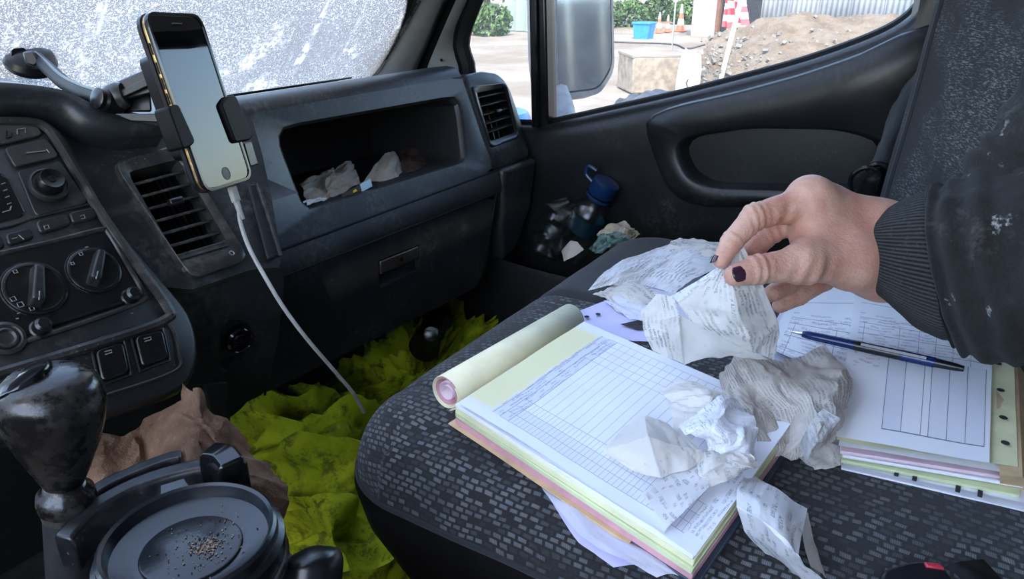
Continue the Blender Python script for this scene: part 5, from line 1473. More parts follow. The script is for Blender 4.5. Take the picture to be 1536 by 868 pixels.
# ================================================================== gear lever, cup, holder
kt, kb = pD(72, 618, .410), pD(104, 868, .440)
gv = thing('gear_lever', pD(112, 960, .46), 'worn black gear lever with a shiny rounded knob beside the cup', 'gear lever')
ax = unit(pD(66, 545, .400) - pD(96, 740, .432)); k0 = pD(96, 722, .425)
def gp(l): return k0 + ax * l
K_ = .0245
MB().lathe(k0, ax, [(.0105, -.001), (.0125, .004), (.0165, .014), (.0215, .027), (.0253, .040), (.0268, .050), (.0266, .057), (.0245, .064), (.0205, .0685), (.0140, .0712), (.0060, .0722), (.0004, .0724)], 48).build('knob', 'knob_plastic', gv, smooth=180)
tp_ = unit(-CF * .5 + CU * .8 - CR * .35)
cc = k0 + ax * .066 - CR * .010
MB().lathe(k0 + ax * .0445 + unit(CU * .80 - CF * .42 - CR * .42) * .0248, unit(CU * .80 - CF * .42 - CR * .42), [(.0150, -.004), (.0172, .0010), (.0166, .0028), (.0090, .0046), (.0004, .0052)], 36).build('shift_cap', 'gloss_black', gv, smooth=50)
MB().lathe(k0, ax, [(.0120, -.020), (.0150, -.017), (.0158, -.012), (.0150, -.007), (.0115, -.004), (.0105, .001)], 36).build('collar', 'knob_plastic', gv, smooth=180)
dvec = unit(pD(112, 960, .46) - k0)
MB().lathe(k0 - ax * .018, dvec, [(.0132, 0), (.0134, .01), (.0138, .04), (.0140, .14)], 28).build('shaft_sleeve', 'recess_plastic', gv, smooth=60)
MB().lathe(k0 - ax * .018, dvec, [(.0138, .0005), (.0139, .004), (.0136, .0055)], 28, capa=False, capb=False).build('wear_ring', 'bezel_plastic', gv)
MB().lathe(k0 + dvec * .075, dvec, [(.02, 0), (.034, .02), (.05, .06), (.065, .09)], 28).build('gaiter', 'rubber', gv, smooth=60)

CC = A(.167, .300, 1.482)
cp_ = thing('coffee_cup', CC - A(0, 0, .115), 'takeaway coffee cup with a dusty black lid next to the gear lever', 'cup')
MB().lathe(CC - A(0, 0, .115), (0, 0, 1), [(.029, 0), (.0405, .104), (.041, .107)], 40).build('cup_body', 'cup_paper', cp_)
ld = MB().lathe(CC, (0, 0, 1), [(.0425, -.022), (.0470, -.020), (.0478, -.016), (.0462, -.013), (.0472, -.009), (.0468, -.003), (.0440, -.001), (.0436, .0045), (.0420, .0060), (.0402, .0050), (.0385, -.0015), (.0300, -.0040), (.0255, -.0046), (.0250, -.0036), (.0240, -.0032), (.0004, -.0030)], 64, capa=False).build('lid', 'lid_plastic', cp_, smooth=40)
tb = unit(A(.45, .9, 0)); sd2 = A(tb[1], -tb[0], 0)
MB().hexa([CC + tb * .043 + sd2 * x + A(0, 0, -.002) for x in (-.009, .009)] + [CC + tb * .058 + sd2 * x + A(0, 0, -.002) for x in (.007, -.007)], [CC + tb * .043 + sd2 * x + A(0, 0, .001) for x in (-.009, .009)] + [CC + tb * .058 + sd2 * x + A(0, 0, .001) for x in (.007, -.007)]).build('lid_tab', 'lid_plastic', ld, bevel=.001)
rn = random.Random(5)
g = MB(); g2 = MB()
for k in range(420):
    a = rn.uniform(0, 6.28); r = abs(rn.gauss(0, 1)) * (.0055 if k < 240 else .016)
    if r > .036: continue
    p = CC + A(.004, -.006, -.0028) + A(math.cos(a) * r, math.sin(a) * r, 0); s = rn.uniform(.0002, .00045) * (1.4 if k < 60 else 1)
    (g if k % 3 else g2).box(p + A(0, 0, s * .4), (s * 2, s * 1.5, s), np.array(Matrix.Rotation(a, 3, 'Z')))
o = g.build('crumbs', 'crumb', ld, smooth=0); o['kind'] = 'stuff'
o = g2.build('dark_crumbs', 'crumb_dark', ld, smooth=0); o['kind'] = 'stuff'
# cup holder: two curved arms round the cup and a rounded end on the right
chd = thing('cup_holder', A(.21, .34, 1.30), 'black plastic cup holder with curved arms around the coffee cup', 'cup holder')
def arm(name, pts, rx, rz, mat='holder_plastic', n=30):
    c = catmull([pD(*p) for p in pts], n)
    rows = []
    for i in range(n):
        t = unit(c[min(i + 1, n - 1)] - c[max(i - 1, 0)]); t = unit(A(t[0], t[1], 0)); s = A(-t[1], t[0], 0)
        e = 1.0
        rows.append([c[i] + s * rx * x + A(0, 0, rz * z * 1.0) for x, z in ((-1, -1), (-1, .7), (-.75, 1), (.75, 1), (1, .7), (1, -1))])
    g = MB(); g.grid(rows, close_v=True); b = 0
    g.f.append(tuple(range(6))); g.mi.append(0); g.f.append(tuple((n - 1) * 6 + k for k in range(5, -1, -1))); g.mi.append(0)
    return g.build(name, mat, chd, bevel=.0015, smooth=40)
arm('rear_arm', [(118, 790, .445), (150, 752, .46), (200, 726, .475), (250, 706, .485), (276, 700, .488)], .006, .011)
arm('front_arm', [(100, 830, .415), (140, 786, .43), (200, 750, .445), (260, 728, .455), (320, 716, .458), (345, 722, .452)], .007, .012)
arm('arm_clip', [(318, 712, .450), (340, 716, .446), (356, 734, .438)], .009, .020, 'gloss_black', 12)
MB().lathe(CC - A(0, 0, .085), (0, 0, 1), [(.052, 0), (.052, .045), (.049, .045), (.047, .005), (.02, .004)], 40).build('holder_ring', 'recess_plastic', chd)
MB().hexa([A(.05, .18, 1.20), A(.27, .18, 1.20), A(.27, .44, 1.20), A(.05, .44, 1.20)], [A(.05, .18, 1.37), A(.26, .18, 1.37), A(.26, .42, 1.37), A(.05, .42, 1.37)]).build('console_box', 'recess_plastic', chd, bevel=.015)
e = catmull([pD(452, 960, .40), pD(462, 900, .405), pD(470, 850, .41), pD(468, 820, .412)], 16)
MB().tube(e, [(.016, .020)] * 12 + [(.0155, .019), (.014, .017), (.010, .012), (.004, .005)], 20).build('rounded_end', 'holder_plastic', chd, smooth=180)

# ================================================================== paper bag and hi-vis jackets in the footwell
bg = thing('paper_bag', pD(290, 720, .60), 'crumpled brown paper bag wedged between the console and the cup holder', 'paper bag')
sheet('bag_back', [[pD(*q) for q in r] for r in [[(110, 650, .56), (170, 650, .57), (220, 622, .575), (292, 584, .58)], [(120, 690, .54), (180, 690, .55), (240, 670, .56), (300, 640, .56)], [(120, 740, .53), (190, 740, .53), (260, 720, .535), (310, 700, .54)], [(130, 800, .53), (200, 800, .53), (270, 790, .53), (330, 770, .53)]]], 44, 44, 'bag_paper', bg, crumple=.008, cs=22, folds=.014, seed=61, smooth=25, lin=.4)
sheet('bag_front', [[pD(*q) for q in r] for r in [[(286, 584, .575), (296, 588, .57), (330, 622, .575), (378, 668, .58)], [(262, 620, .565), (300, 640, .55), (345, 660, .55), (408, 706, .57)], [(246, 690, .555), (300, 700, .535), (360, 716, .53), (426, 744, .56)], [(250, 760, .54), (310, 770, .525), (370, 775, .525), (432, 790, .55)]]], 50, 50, 'bag_paper', bg, crumple=.007, cs=22, folds=.012, seed=62, smooth=25, lin=.4)
hv = thing('hi_vis_jacket', pZ(470, 720, 1.01), 'grubby yellow hi-vis jacket crumpled in the footwell beside the paper bag', 'jacket')
sheet('jacket_cloth', [[pZ(*q) for q in r] for r in [
    [(330, 640, 1.06), (392, 598, 1.14), (430, 584, 1.17), (490, 572, 1.18), (545, 596, 1.12), (575, 600, 1.06)],
    [(350, 690, 1.06), (400, 640, 1.16), (450, 630, 1.20), (505, 630, 1.19), (545, 640, 1.15), (580, 650, 1.08)],
    [(370, 740, 1.06), (420, 690, 1.16), (470, 690, 1.19), (520, 690, 1.18), (560, 700, 1.14), (600, 710, 1.08)],
    [(390, 790, 1.06), (440, 750, 1.13), (490, 752, 1.17), (535, 755, 1.15), (575, 765, 1.12), (620, 780, 1.08)],
    [(400, 850, 1.05), (455, 810, 1.14), (500, 815, 1.18), (545, 820, 1.13), (590, 830, 1.12), (640, 850, 1.08)],
    [(420, 930, 1.05), (470, 890, 1.12), (520, 900, 1.16), (570, 910, 1.14), (620, 910, 1.12), (660, 930, 1.08)]]], 80, 80, 'hi_vis', hv, crumple=.006, cs=16, folds=.03, ripple=.008, rs=11, seed=71, smooth=60, drape=.045, floor=1.002, lin=.2)
hv2 = thing('hi_vis_vest', pZ(620, 540, 1.01), 'second yellow hi-vis garment lying further along under the glovebox', 'vest')
sheet('vest_cloth', [[pZ(*q) for q in r] for r in [
    [(500, 580, 1.04), (530, 545, 1.12), (590, 520, 1.15), (640, 500, 1.13), (680, 460, 1.13), (712, 455, 1.12), (740, 450, 1.05)],
    [(520, 610, 1.04), (560, 580, 1.14), (615, 545, 1.18), (650, 530, 1.16), (690, 490, 1.15), (730, 480, 1.12), (760, 470, 1.05)],
    [(540, 660, 1.04), (600, 640, 1.10), (650, 600, 1.13), (690, 580, 1.12), (720, 540, 1.12), (750, 520, 1.10), (780, 500, 1.05)]]], 50, 80, 'hi_vis', hv2, crumple=.006, cs=16, folds=.03, ripple=.008, rs=11, seed=72, smooth=60, drape=.040, floor=1.002, lin=.2)
pb_ = thing('plastic_bottle', pZ(655, 500, 1.10), 'dark crushed bottle among the hi-vis clothes under the glovebox', 'bottle')
b0 = pZ(640, 515, 1.20); b1 = pZ(662, 478, 1.20)
MB().lathe(b0, b1 - b0, [(.004, -.02), (.026, -.015), (.028, .02), (.024, .04), (.028, .07), (.020, .10), (.011, .115), (.011, .13)], 24).build('bottle_body', 'gloss_black', pb_)
MB().lathe(b0 + A(0, -.01, .02), unit(CAM - b0), [(.012, 0), (.012, .012), (.009, .013)], 20).build('bottle_cap', 'clear_plastic', pb_)

# ================================================================== things in the open shelf
def shelf_paper(name, rows, y, label, mat, cat='receipt', seed=1, cr=.004, group='papers stuffed in the open shelf'):
    ctrl = [[pY(u, v, y + d) for u, v, d in r] for r in rows]
    o = sheet(name, ctrl, 26, 26, mat, None, crumple=cr, cs=34, folds=.004, seed=seed, smooth=22, up=(0, -1, .5), lin=.5)
    return tag(o, label, cat, group)
shelf_paper('shelf_paper', [[(448, 276, .06), (480, 262, .08), (500, 250, .08)], [(456, 292, .03), (490, 280, .04), (510, 275, .05)], [(466, 306, .01), (500, 296, .01), (520, 290, .02)]], .71, 'grey crumpled paper at the left end of the open shelf', 'receipt_brown_shaded', seed=81)  # shelf papers: shadow inside the shelf is put into their darker brown colour
shelf_paper('shelf_paper', [[(484, 262, .06), (505, 250, .07), (526, 240, .08)], [(488, 280, .03), (515, 270, .03), (536, 262, .05)], [(492, 296, .01), (520, 288, .01), (542, 274, .02)]], .715, 'folded pale receipt in the middle of the open shelf', 'receipt_brown_shaded', seed=82)
shelf_paper('shelf_paper', [[(578, 230, .06), (590, 227, .06), (602, 244, .05)], [(560, 250, .04), (588, 250, .02), (607, 262, .03)], [(545, 274, .02), (580, 272, .01), (606, 270, .01)]], .715, 'pale fan folded paper at the right of the open shelf', 'receipt_brown_shaded', seed=83, cr=.002)
shelf_paper('shelf_paper', [[(455, 300, .01), (470, 298, .02), (485, 296, .03)], [(462, 306, .0), (475, 303, .01), (492, 300, .02)]], .698, 'white paper corner lowest in the open shelf', 'receipt_cool', seed=84, cr=.002)
rg = shelf_paper('brown_rag', [[(598, 226, .07), (615, 222, .08), (640, 230, .08)], [(600, 246, .04), (622, 240, .04), (648, 242, .05)], [(604, 264, .01), (626, 258, .01), (648, 252, .02)]], .725, 'brown crumpled rag at the right end of the open shelf', 'rag_brown', 'rag', 85, .006, None)
pk = thing('lighter_packet', pY(540, 283, .71), 'slim black packet with pale blue end leaning on the shelf papers', 'packet')
def pkq(u0, v0, u1, v1, w): return [pY(u0, v0, .712), pY(u1, v1, .712), pY(u1 + 3, v1 + w, .705), pY(u0 + 3, v0 + w, .705)]
for nm, q, m_ in (('packet_body', pkq(512, 292, 540, 276, 9), 'packet_black'), ('packet_end', pkq(540, 276, 556, 267, 12), 'packet_blue'), ('packet_logo', [p + nD * .0006 for p in pkq(528, 285, 533, 282, 4)], 'packet_yellow')):
    MB().hexa([p - nD * .004 for p in q], q).build(nm, m_, pk, bevel=.0006, bseg=1)

# ================================================================== bottle and litter in the door pocket
wb = thing('water_bottle', pX(880, 385, 1.13), 'clear plastic bottle with a blue screw cap leaning in the door pocket', 'bottle')
XB = 1.145
c0, c1 = pX(905, 283, XB), pX(868, 352, XB)
ba = unit(c1 - c0); 
MB().lathe(c0 - ba * .016, ba, [(.020, 0), (.0235, .002), (.0240, .006), (.0240, .026), (.0225, .028)], 36).build('cap', 'bottle_cap', wb, smooth=40)
MB().lathe(c0 - ba * .016, ba, [(.0242, .030), (.0250, .033), (.0242, .036)], 36, capa=False, capb=False).build('cap_ring', 'bottle_cap', wb)
lp_ = catmull([c0 + A(0, .022, .010), c0 + A(0, .034, .022), c0 + A(0, .030, .036), c0 + A(0, .014, .030)], 16); MB().tube(lp_, .0035, 8).build('cap_loop', 'bottle_cap', wb)
MB().lathe(c0 - ba * .016, ba, [(.020, .030), (.0205, .048), (.026, .056), (.032, .066), (.0335, .074), (.032, .080), (.0335, .086), (.0335, .16), (.030, .165)], 40, capa=False).build('bottle_body', 'clear_plastic', wb, smooth=50)
MB().lathe(c0 - ba * .016, ba, [(.0305, .074), (.0305, .105)], 36, capa=False, capb=False).build('bottle_label', 'bottle_label', wb)
cbt = thing('crushed_bottle', pX(835, 388, 1.12), 'crushed clear plastic bottle left of the blue capped bottle', 'bottle')
q0, q1 = pX(858, 300, 1.14), pX(812, 372, 1.13); qa = q1 - q0; ql = np.linalg.norm(qa); qa = qa / ql
qe = unit(np.cross(qa, A(1, 0, 0))); qf = np.cross(qa, qe); rows_b = []
for i in range(22):
    f = i / 21; r = .034 * min(1, .35 + f * 3.2) * (1 if f < .97 else .8); ring_ = []
    for k in range(28):
        th = 2 * math.pi * k / 28; d_ = qe * math.cos(th) + qf * math.sin(th); p = q0 + qa * ql * f
        ring_.append(p + d_ * r * (1 + .75 * facet(f * 5 + math.cos(th) * 1.1, math.sin(th) * 1.6 + f * 2, 5)))
    rows_b.append(ring_)
MB().grid(rows_b, close_v=True).build('bottle_body', 'clear_plastic', cbt, smooth=25)
for i, (rows_, lab, m_) in enumerate((
    ([[(895, 352, 1.14), (915, 336, 1.15), (932, 330, 1.16)], [(905, 362, 1.12), (930, 350, 1.12), (956, 340, 1.14)], [(915, 375, 1.12), (940, 366, 1.12), (960, 352, 1.13)]], 'tan crumpled wrapper right of the bottle in the door pocket', 'wrapper'),
    ([[(885, 366, 1.10), (905, 352, 1.11), (925, 352, 1.11)], [(890, 380, 1.09), (915, 368, 1.09), (945, 360, 1.10)]], 'green foil wrapper in front of the bottle in the door pocket', 'wrapper_green'),
    ([[(842, 376, 1.07), (856, 360, 1.09), (866, 362, 1.09)], [(846, 392, 1.07), (862, 384, 1.07), (876, 374, 1.08)]], 'small printed card leaning at the lip of the door pocket', 'receipt_brown_shaded'))):
    paper('wrapper' if i < 2 else 'card_slip', rows_, lab, m_, 16, 16, cat='wrapper' if i < 2 else 'card', mode='d', crumple=.006 if i < 2 else .001, cs=40, folds=.004 if i < 2 else 0, seed=92 + i, floor=None)
# ================================================================== outside
def m_ground():
    t = NT('site_ground'); c = t.coord()
    n1 = t.noise(c, .35, 6, .65); n2 = t.noise(c, 5, 6, .7); n3 = t.noise(c, 30, 3, .7)
    col = t.mix(t.step(n1, .35, .65), (.19, .15, .115), (.29, .25, .205))
    col = t.mix(t.math('MULTIPLY', t.step(n2, .5, .75), .5), col, (.24, .19, .14))
    col = t.mix(t.math('MULTIPLY', t.step(n3, .6, .75), .3), col, (.25, .2, .15))
    MAT['site_ground'] = t.done(t.bsdf(col, .95, 0, t.bump(n2, .5, .05), .1))
    t = NT('bank_soil'); c = t.coord()
    n1 = t.noise(c, 1.4, 6, .7); n2 = t.noise(c, 9, 5, .75); v = t.voro(c, 7)
    col = t.mix(t.step(n1, .35, .65), (.14, .10, .068), (.235, .185, .135))
    col = t.mix(t.step(n2, .45, .7), col, (.20, .155, .11))
    col = t.mix(t.math('MULTIPLY', t.step(v, .0, .18), 0.0), col, (.5, .48, .44))
    MAT['bank_soil'] = t.done(t.bsdf(col, .95, 0, t.bump(t.math('ADD', n1, n2), .8, .08), .1))
    t = NT('leaf'); c = t.coord()
    col = t.mix(t.step(t.noise(c, 2.5, 4), .3, .7), (.035, .075, .025), (.11, .18, .05))
    MAT['leaf'] = t.done(t.bsdf(col, .8))
    t = NT('corrugated'); c = t.coord()
    col = t.mix(t.step(t.noise(c, 1.2, 5, .6), .3, .7), (.36, .37, .38), (.50, .51, .52))
    MAT['corrugated'] = t.done(t.bsdf(col, .6, .2))
m_ground()
plain('bark', (.10, .075, .055), .9, vary=.3, vscale=8)
plain('stone', (.20, .18, .155), .9, vary=.3, vscale=6)
plain('concrete_block', (.26, .205, .15), .95, bump=.6, bscale=30, vary=.28, vscale=7)
plain('bag_white', (.62, .62, .62), .6, vary=.06, vscale=8)
plain('cone_orange', (.85, .16, .08), .5)
plain('cone_white', (.85, .85, .85), .5)
plain('bin_blue', (.03, .22, .62), .45, vary=.15, vscale=5)
plain('plank_pale', (.45, .38, .33), .8, vary=.15, vscale=6)
plain('plank_brown', (.16, .075, .045), .8, vary=.2, vscale=6)
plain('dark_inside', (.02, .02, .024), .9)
plain('tape_red', (.62, .05, .06), .5)
plain('pole_pale', (.62, .58, .48), .6)
plain('tarp_dark', (.04, .04, .04), .6, vary=.4, vscale=5)
plain('house_wall', (.40, .42, .42), .9, vary=.1, vscale=3)
plain('house_dark', (.05, .06, .07), .6)
plain('fence_green', (.26, .32, .27), .6)
plain('mirror_shell', (.12, .12, .12), .5, vary=.25, vscale=30)
plain('van_paint', (.10, .11, .12), .4)
def G(u, v): return pZ(u, v, 0.0)
g = MB(); rows = []
for x in np.concatenate([np.linspace(-40, -2, 8), np.linspace(0, 30, 60), np.linspace(34, 120, 10)]):
    rows.append([A(x, y, .05 * noise.fractal(Vector((x * .35, y * .35, 1)), 1, 2, 4)) for y in np.concatenate([np.linspace(-60, -12, 8), np.linspace(-10, 30, 60), np.linspace(36, 120, 10)])])
struct(g.grid(rows).build('ground', 'site_ground', smooth=180), 'pale dusty building site ground')
# spoil bank to the right of the parked van
foot = [(1030, 150), (1075, 128), (1130, 140), (1200, 150), (1290, 150), (1400, 150), (1560, 150)]
crest = [(1062, 62, 17), (1078, 52, 17), (1120, 40, 16.5), (1190, 26, 16), (1290, 25, 15.5), (1400, 20, 15), (1600, 20, 14)]
fc = catmull([G(u, v) + A(0, 0, -.1) for u, v in foot], 90); cc = catmull([pD(*q) for q in crest], 90)
rows = []
for i in range(90):
    r = []
    for j in range(34):
        f = j / 24
        if j <= 24: p = fc[i] * (1 - f) + cc[i] * f; p = p + A(0, 0, .10 * math.sin(math.pi * f) ** 1)
        else: p = cc[i] + (cc[i] - fc[i]) * A(1, 1, 0) * (f - 1) * .8 - A(0, 0, (f - 1) * .3)
        nz = noise.fractal(Vector(p * 1.6), 1, 2, 4); p = p + A(-.10, .05, .13) * nz
        r.append(p)
    rows.append(r)
sb = MB().grid(rows).build('soil_bank', 'bank_soil', smooth=40); struct(sb, 'stony brown excavated soil bank beyond the passenger window')
rs_ = random.Random(3); g = MB()
for k in range(900):
    i = rs_.randrange(90); j = min(24, int(abs(rs_.gauss(0, 11)))); p = np.array(rows[i][j]) + A(rs_.uniform(-.2, .2), rs_.uniform(-.2, .2), .0); s = rs_.choice((.02, .03, .035, .05, .07)) * rs_.uniform(.7, 1.2)
    q = np.array(Matrix.Rotation(rs_.uniform(0, 3), 3, (rs_.random(), rs_.random(), rs_.random() + .1)))
    g.box(p, (s * 1.4, s, s * .8), q)
o = g.build('bank_stones', 'stone', sb, smooth=0, bevel=.0); o['kind'] = 'stuff'
# concrete block and white bag
bA, bB = G(947, 141), G(1038, 139); bd_ = unit(bB - bA); bn = A(-bd_[1], bd_[0], 0); bn = bn if bn @ A(1, 0.3, 0) > 0 else -bn
t0 = np.linalg.norm(bA - CAM); bh = .60
blk_ = thing('earth_block', (bA + bB) / 2, 'square brown compacted earth block beside the white sack', 'block')
MB().hexa([bA, bB, bB + bn * .9, bA + bn * .9], [p + A(0, 0, bh) for p in (bA, bB, bB + bn * .9, bA + bn * .9)]).build('block_body', 'concrete_block', blk_, bevel=.03)
MB().hexa([p + A(0, 0, bh - .02) for p in (bA - bd_ * .02, bB, bB + bn * .92, bA + bn * .92)], [p + A(0, 0, bh + .03) for p in (bA - bd_ * .02, bB, bB + bn * .92, bA + bn * .92)]).build('block_cap', 'site_ground', blk_, bevel=.01)
wbg = thing('white_sack', G(1031, 144), 'white woven sack standing in front of the earth block', 'sack')
c0 = G(1031, 145); rows = []
for i, (z, w) in enumerate(((0, .19), (.05, .21), (.25, .20), (.45, .19), (.62, .17), (.68, .15), (.70, .06))):
    rows.append([c0 + A(0, 0, z) + (bd_ * math.cos(a) * w + bn * math.sin(a) * w * .7) * (1 + .12 * noise.noise(Vector((math.cos(a) * 2, math.sin(a) * 2, z * 6)))) for a in np.linspace(0, 2 * math.pi, 24, endpoint=False)])
MB().grid(rows, close_v=True).build('sack_body', 'bag_white', wbg, smooth=70)
MB().tube([c0 + A(0, 0, .66) - bd_ * .08 , c0 + A(0, 0, .76) - bd_ * .10, c0 + A(0, 0, .70) - bd_ * .02], .02, 6).build('sack_handle', 'bag_white', wbg)
q = c0 - bn * .15 - bd_ * .07; MB().tube([q + A(0, 0, .30), q + A(0, 0, .24) - bd_ * .03, q + A(0, 0, .18)], .012, 5).build('sack_print', 'tarp_dark', wbg)
# dark tarpaulin close to the van
tm = thing('tarpaulin', G(1000, 176), 'dark crumpled tarpaulin heap close below the passenger window', 'tarpaulin')
sheet('tarp_cloth', [[pD(*q) for q in r] for r in [[(905, 178, 7.2), (940, 152, 7.6), (970, 140, 8), (1030, 137, 8.4), (1075, 128, 8.8), (1120, 134, 9)], [(900, 190, 6.8), (950, 165, 7), (990, 150, 7.2), (1040, 146, 7.4), (1085, 138, 7.8), (1130, 145, 8)], [(880, 240, 6), (950, 230, 6), (1000, 225, 6.2), (1050, 220, 6.4), (1100, 215, 6.6), (1150, 210, 6.8)]]], 24, 40, 'tarp_dark', tm, crumple=.06, cs=3, folds=.08, seed=101, smooth=60)
# leaning pole, thin post with cord
lp0 = G(1080, 124); lp1 = pD(1120, -34, 13.4)
tag(MB().tube([lp0, lp1], .045, 10).build('leaning_pole', 'pole_pale'), 'pale pole leaning against the soil bank', 'pole')
cpst = thing('cord_post', G(1006, 97), 'thin steel post carrying a sagging cord across the site', 'post')
MB().tube([G(1006, 97), G(1006, 97) + A(0, 0, 1.35)], .02, 8).build('post', 'steel', cpst)
cq = G(1006, 97) + A(0, 0, .45)
MB().tube(catmull([pD(905, 62, 17), pD(950, 64, 17), cq, pD(1030, 73, 17), pD(1060, 66, 17)], 20), .022, 6).build('cord', 'tarp_dark', cpst)
# blue bin
b0 = G(965, 59); bb = thing('blue_bin', b0, 'square blue plastic bin standing left of the traffic cones', 'bin')
MB().hexa([b0 + A(x, y, 0) for x, y in ((-.24, -.24), (.24, -.24), (.24, .24), (-.24, .24))], [b0 + A(x, y, .48) for x, y in ((-.29, -.29), (.29, -.29), (.29, .29), (-.29, .29))]).build('bin_body', 'bin_blue', bb, bevel=.02)
MB().box(b0 + A(0, 0, .51), (.64, .64, .07)).build('bin_lid', 'bin_blue', bb, bevel=.02)
# cones
def cone(u, v, h, lab):
    p = G(u, v); c = thing('traffic_cone', p, lab, 'traffic cone', 'traffic cones by the blue bin')
    s = h / .95
    MB().box(p + A(0, 0, .02), (.42 * s, .42 * s, .04)).build('cone_base', 'cone_orange', c, bevel=.01)
    zz = [(.15, .04), (.125, .22), (.095, .44), (.068, .64), (.03, .95)]
    for i in range(4):
        (r0, z0), (r1, z1) = zz[i], zz[i + 1]
        MB().lathe(p, (0, 0, 1), [(r0 * s, z0 * s), (r1 * s, z1 * s)], 16).build('cone_band', ('cone_orange', 'cone_white')[i % 2], c)
cone(988, 49, .72, 'short traffic cone nearest the blue bin'); cone(1001, 48, .62, 'short traffic cone in the middle of the three'); cone(1020, 47, .98, 'tall traffic cone furthest from the blue bin')
# timber hut with doorway
hA, hB, hC = G(1037, 54), G(1074, 56), G(1138, 58)
hut = thing('timber_hut', hB, 'pale timber hut with brown doorway behind the soil bank', 'hut')
hd = unit(hB - hA); n_b = 6
for k in range(n_b):
    a = hA + (hB - hA) * (k / n_b); b = hA + (hB - hA) * ((k + .94) / n_b); nb = A(hd[1], -hd[0], 0) * .05
    MB().hexa([a, b, b + nb, a + nb], [p + A(0, 0, 2.6) for p in (a, b, b + nb, a + nb)]).build('plank', 'plank_pale', hut)
MB().hexa([hB, hB + hd * .12, hB + hd * .12 + nb * 3, hB + nb * 3], [p + A(0, 0, 2.6) for p in (hB, hB + hd * .12, hB + hd * .12 + nb * 3, hB + nb * 3)]).build('door_post', 'plank_brown', hut)
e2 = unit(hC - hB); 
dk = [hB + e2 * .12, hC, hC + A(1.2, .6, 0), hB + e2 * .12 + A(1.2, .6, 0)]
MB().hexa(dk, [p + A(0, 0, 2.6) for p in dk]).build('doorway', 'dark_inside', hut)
MB().hexa([hA - hd * .2 + A(-.2, 0, 2.6), hC + A(-.2, 0, 2.6), hC + A(1.5, .6, 2.6), hA + A(1.5, .6, 2.6)], [p + A(0, 0, .12) for p in (hA - hd * .2 + A(-.2, 0, 2.6), hC + A(-.2, 0, 2.6), hC + A(1.5, .6, 2.6), hA + A(1.5, .6, 2.6))]).build('hut_roof', 'plank_brown', hut)
MB().tube([G(1137, 56) - A(.2, .1, 0), G(1137, 56) - A(.2, .1, -2.4)], .05, 8).build('drain_pipe', 'cone_white', hut)
# red and white barrier boards leaning in a bundle
br = thing('barrier_boards', G(1105, 62), 'bundle of red and white striped barrier boards leaning before the hut doorway', 'barrier')
for k, (u0, v0, u1, v1) in enumerate(((1089, 40, 1100, -30), (1096, 54, 1100, -30), (1112, 56, 1106, -30), (1120, 48, 1108, -30))):
    a, b = pD(u0, v0, 20 - k * .3), pD(u1, v1, 20 - k * .3)
    for i in range(8):
        p, q = a + (b - a) * i / 8, a + (b - a) * (i + 1) / 8; w = CR * .11
        MB().hexa([p - w, p + w, p + w + A(.03, .02, 0), p - w + A(.03, .02, 0)], [q - w, q + w, q + w + A(.03, .02, 0), q - w + A(.03, .02, 0)]).build('stripe', ('tape_red', 'cone_white')[(i + k) % 2], br)
# corrugated fence along the crest
fn = thing('corrugated_fence', pD(1250, 30, 18.5) * A(1, 1, 0), 'grey corrugated metal fence along the top of the soil bank', 'fence')
fa_, fb_ = pD(1140, 34, 20.0), pD(1560, 30, 15.5); fa_[2] = fb_[2] = .55
L_ = np.linalg.norm(fb_ - fa_); fdv = (fb_ - fa_) / L_; fnv = A(-fdv[1], fdv[0], 0); npan = 8
for k in range(npan):
    rows = []
    for i in range(31):
        s = (k + i / 30 * .985) * L_ / npan; off = .025 * math.sin(i / 30 * math.pi * 2 * 6)
        rows.append([fa_ + fdv * s + fnv * off + A(0, 0, z) for z in (0, 2.2)])
    MB().grid(rows).build('fence_panel', 'corrugated', fn, smooth=60, solid=.006)
    p = fa_ + fdv * (k * L_ / npan); MB().tube([p + fnv * .05, p + fnv * .05 + A(0, 0, 2.3)], .03, 6).build('fence_post', 'steel', fn)
# trees, hedge
def leafball(name, c, rx, rz, n, seed, parent, size=.12, mat='leaf'):
    r = random.Random(seed); g = MB()
    for k in range(n):
        d = unit([r.gauss(0, 1), r.gauss(0, 1), r.gauss(0, 1)]); f = r.uniform(.55, 1) ** .5
        lump = 1 + .25 * noise.noise(Vector(d * 2.2) + Vector((seed, 0, 0)))
        p = c + A(d[0] * rx, d[1] * rx, d[2] * rz) * f * lump
        a = unit([r.gauss(0, 1), r.gauss(0, 1), r.gauss(0, 1)]); b = unit(np.cross(a, [r.gauss(0, 1), r.gauss(0, 1), r.gauss(0, 1)])); s = size * r.uniform(.6, 1.4)
        g.add([p - a * s, p + b * s * .6, p + a * s, p - b * s * .6], [(0, 1, 2, 3)])
    o = g.build(name, mat, parent, smooth=0, fixn=False); o['kind'] = 'stuff'; return o
def tree(u, t, h, r, seed, lab):
    p = pD(u, 40, t); p[2] = 0
    T = thing('tree', p, lab, 'tree', 'trees round the site')
    MB().tube([p, p + A(.05, 0, h * .4), p + A(.1, .05, h * .75)], [.16, .12, .06], 8).build('trunk', 'bark', T)
    leafball('crown', p + A(0, 0, h * .62), r, h * .42, 1500, seed, T, .22)
tree(905, 33, 5.5, 1.9, 1, 'leafy tree behind the wing mirror left of the hedge'); tree(952, 42, 6.5, 2.2, 2, 'leafy tree above the blue bin'); tree(990, 48, 6, 2.0, 3, 'leafy tree above the traffic cones'); tree(1022, 36, 6.5, 2.1, 4, 'leafy tree beside the timber hut')
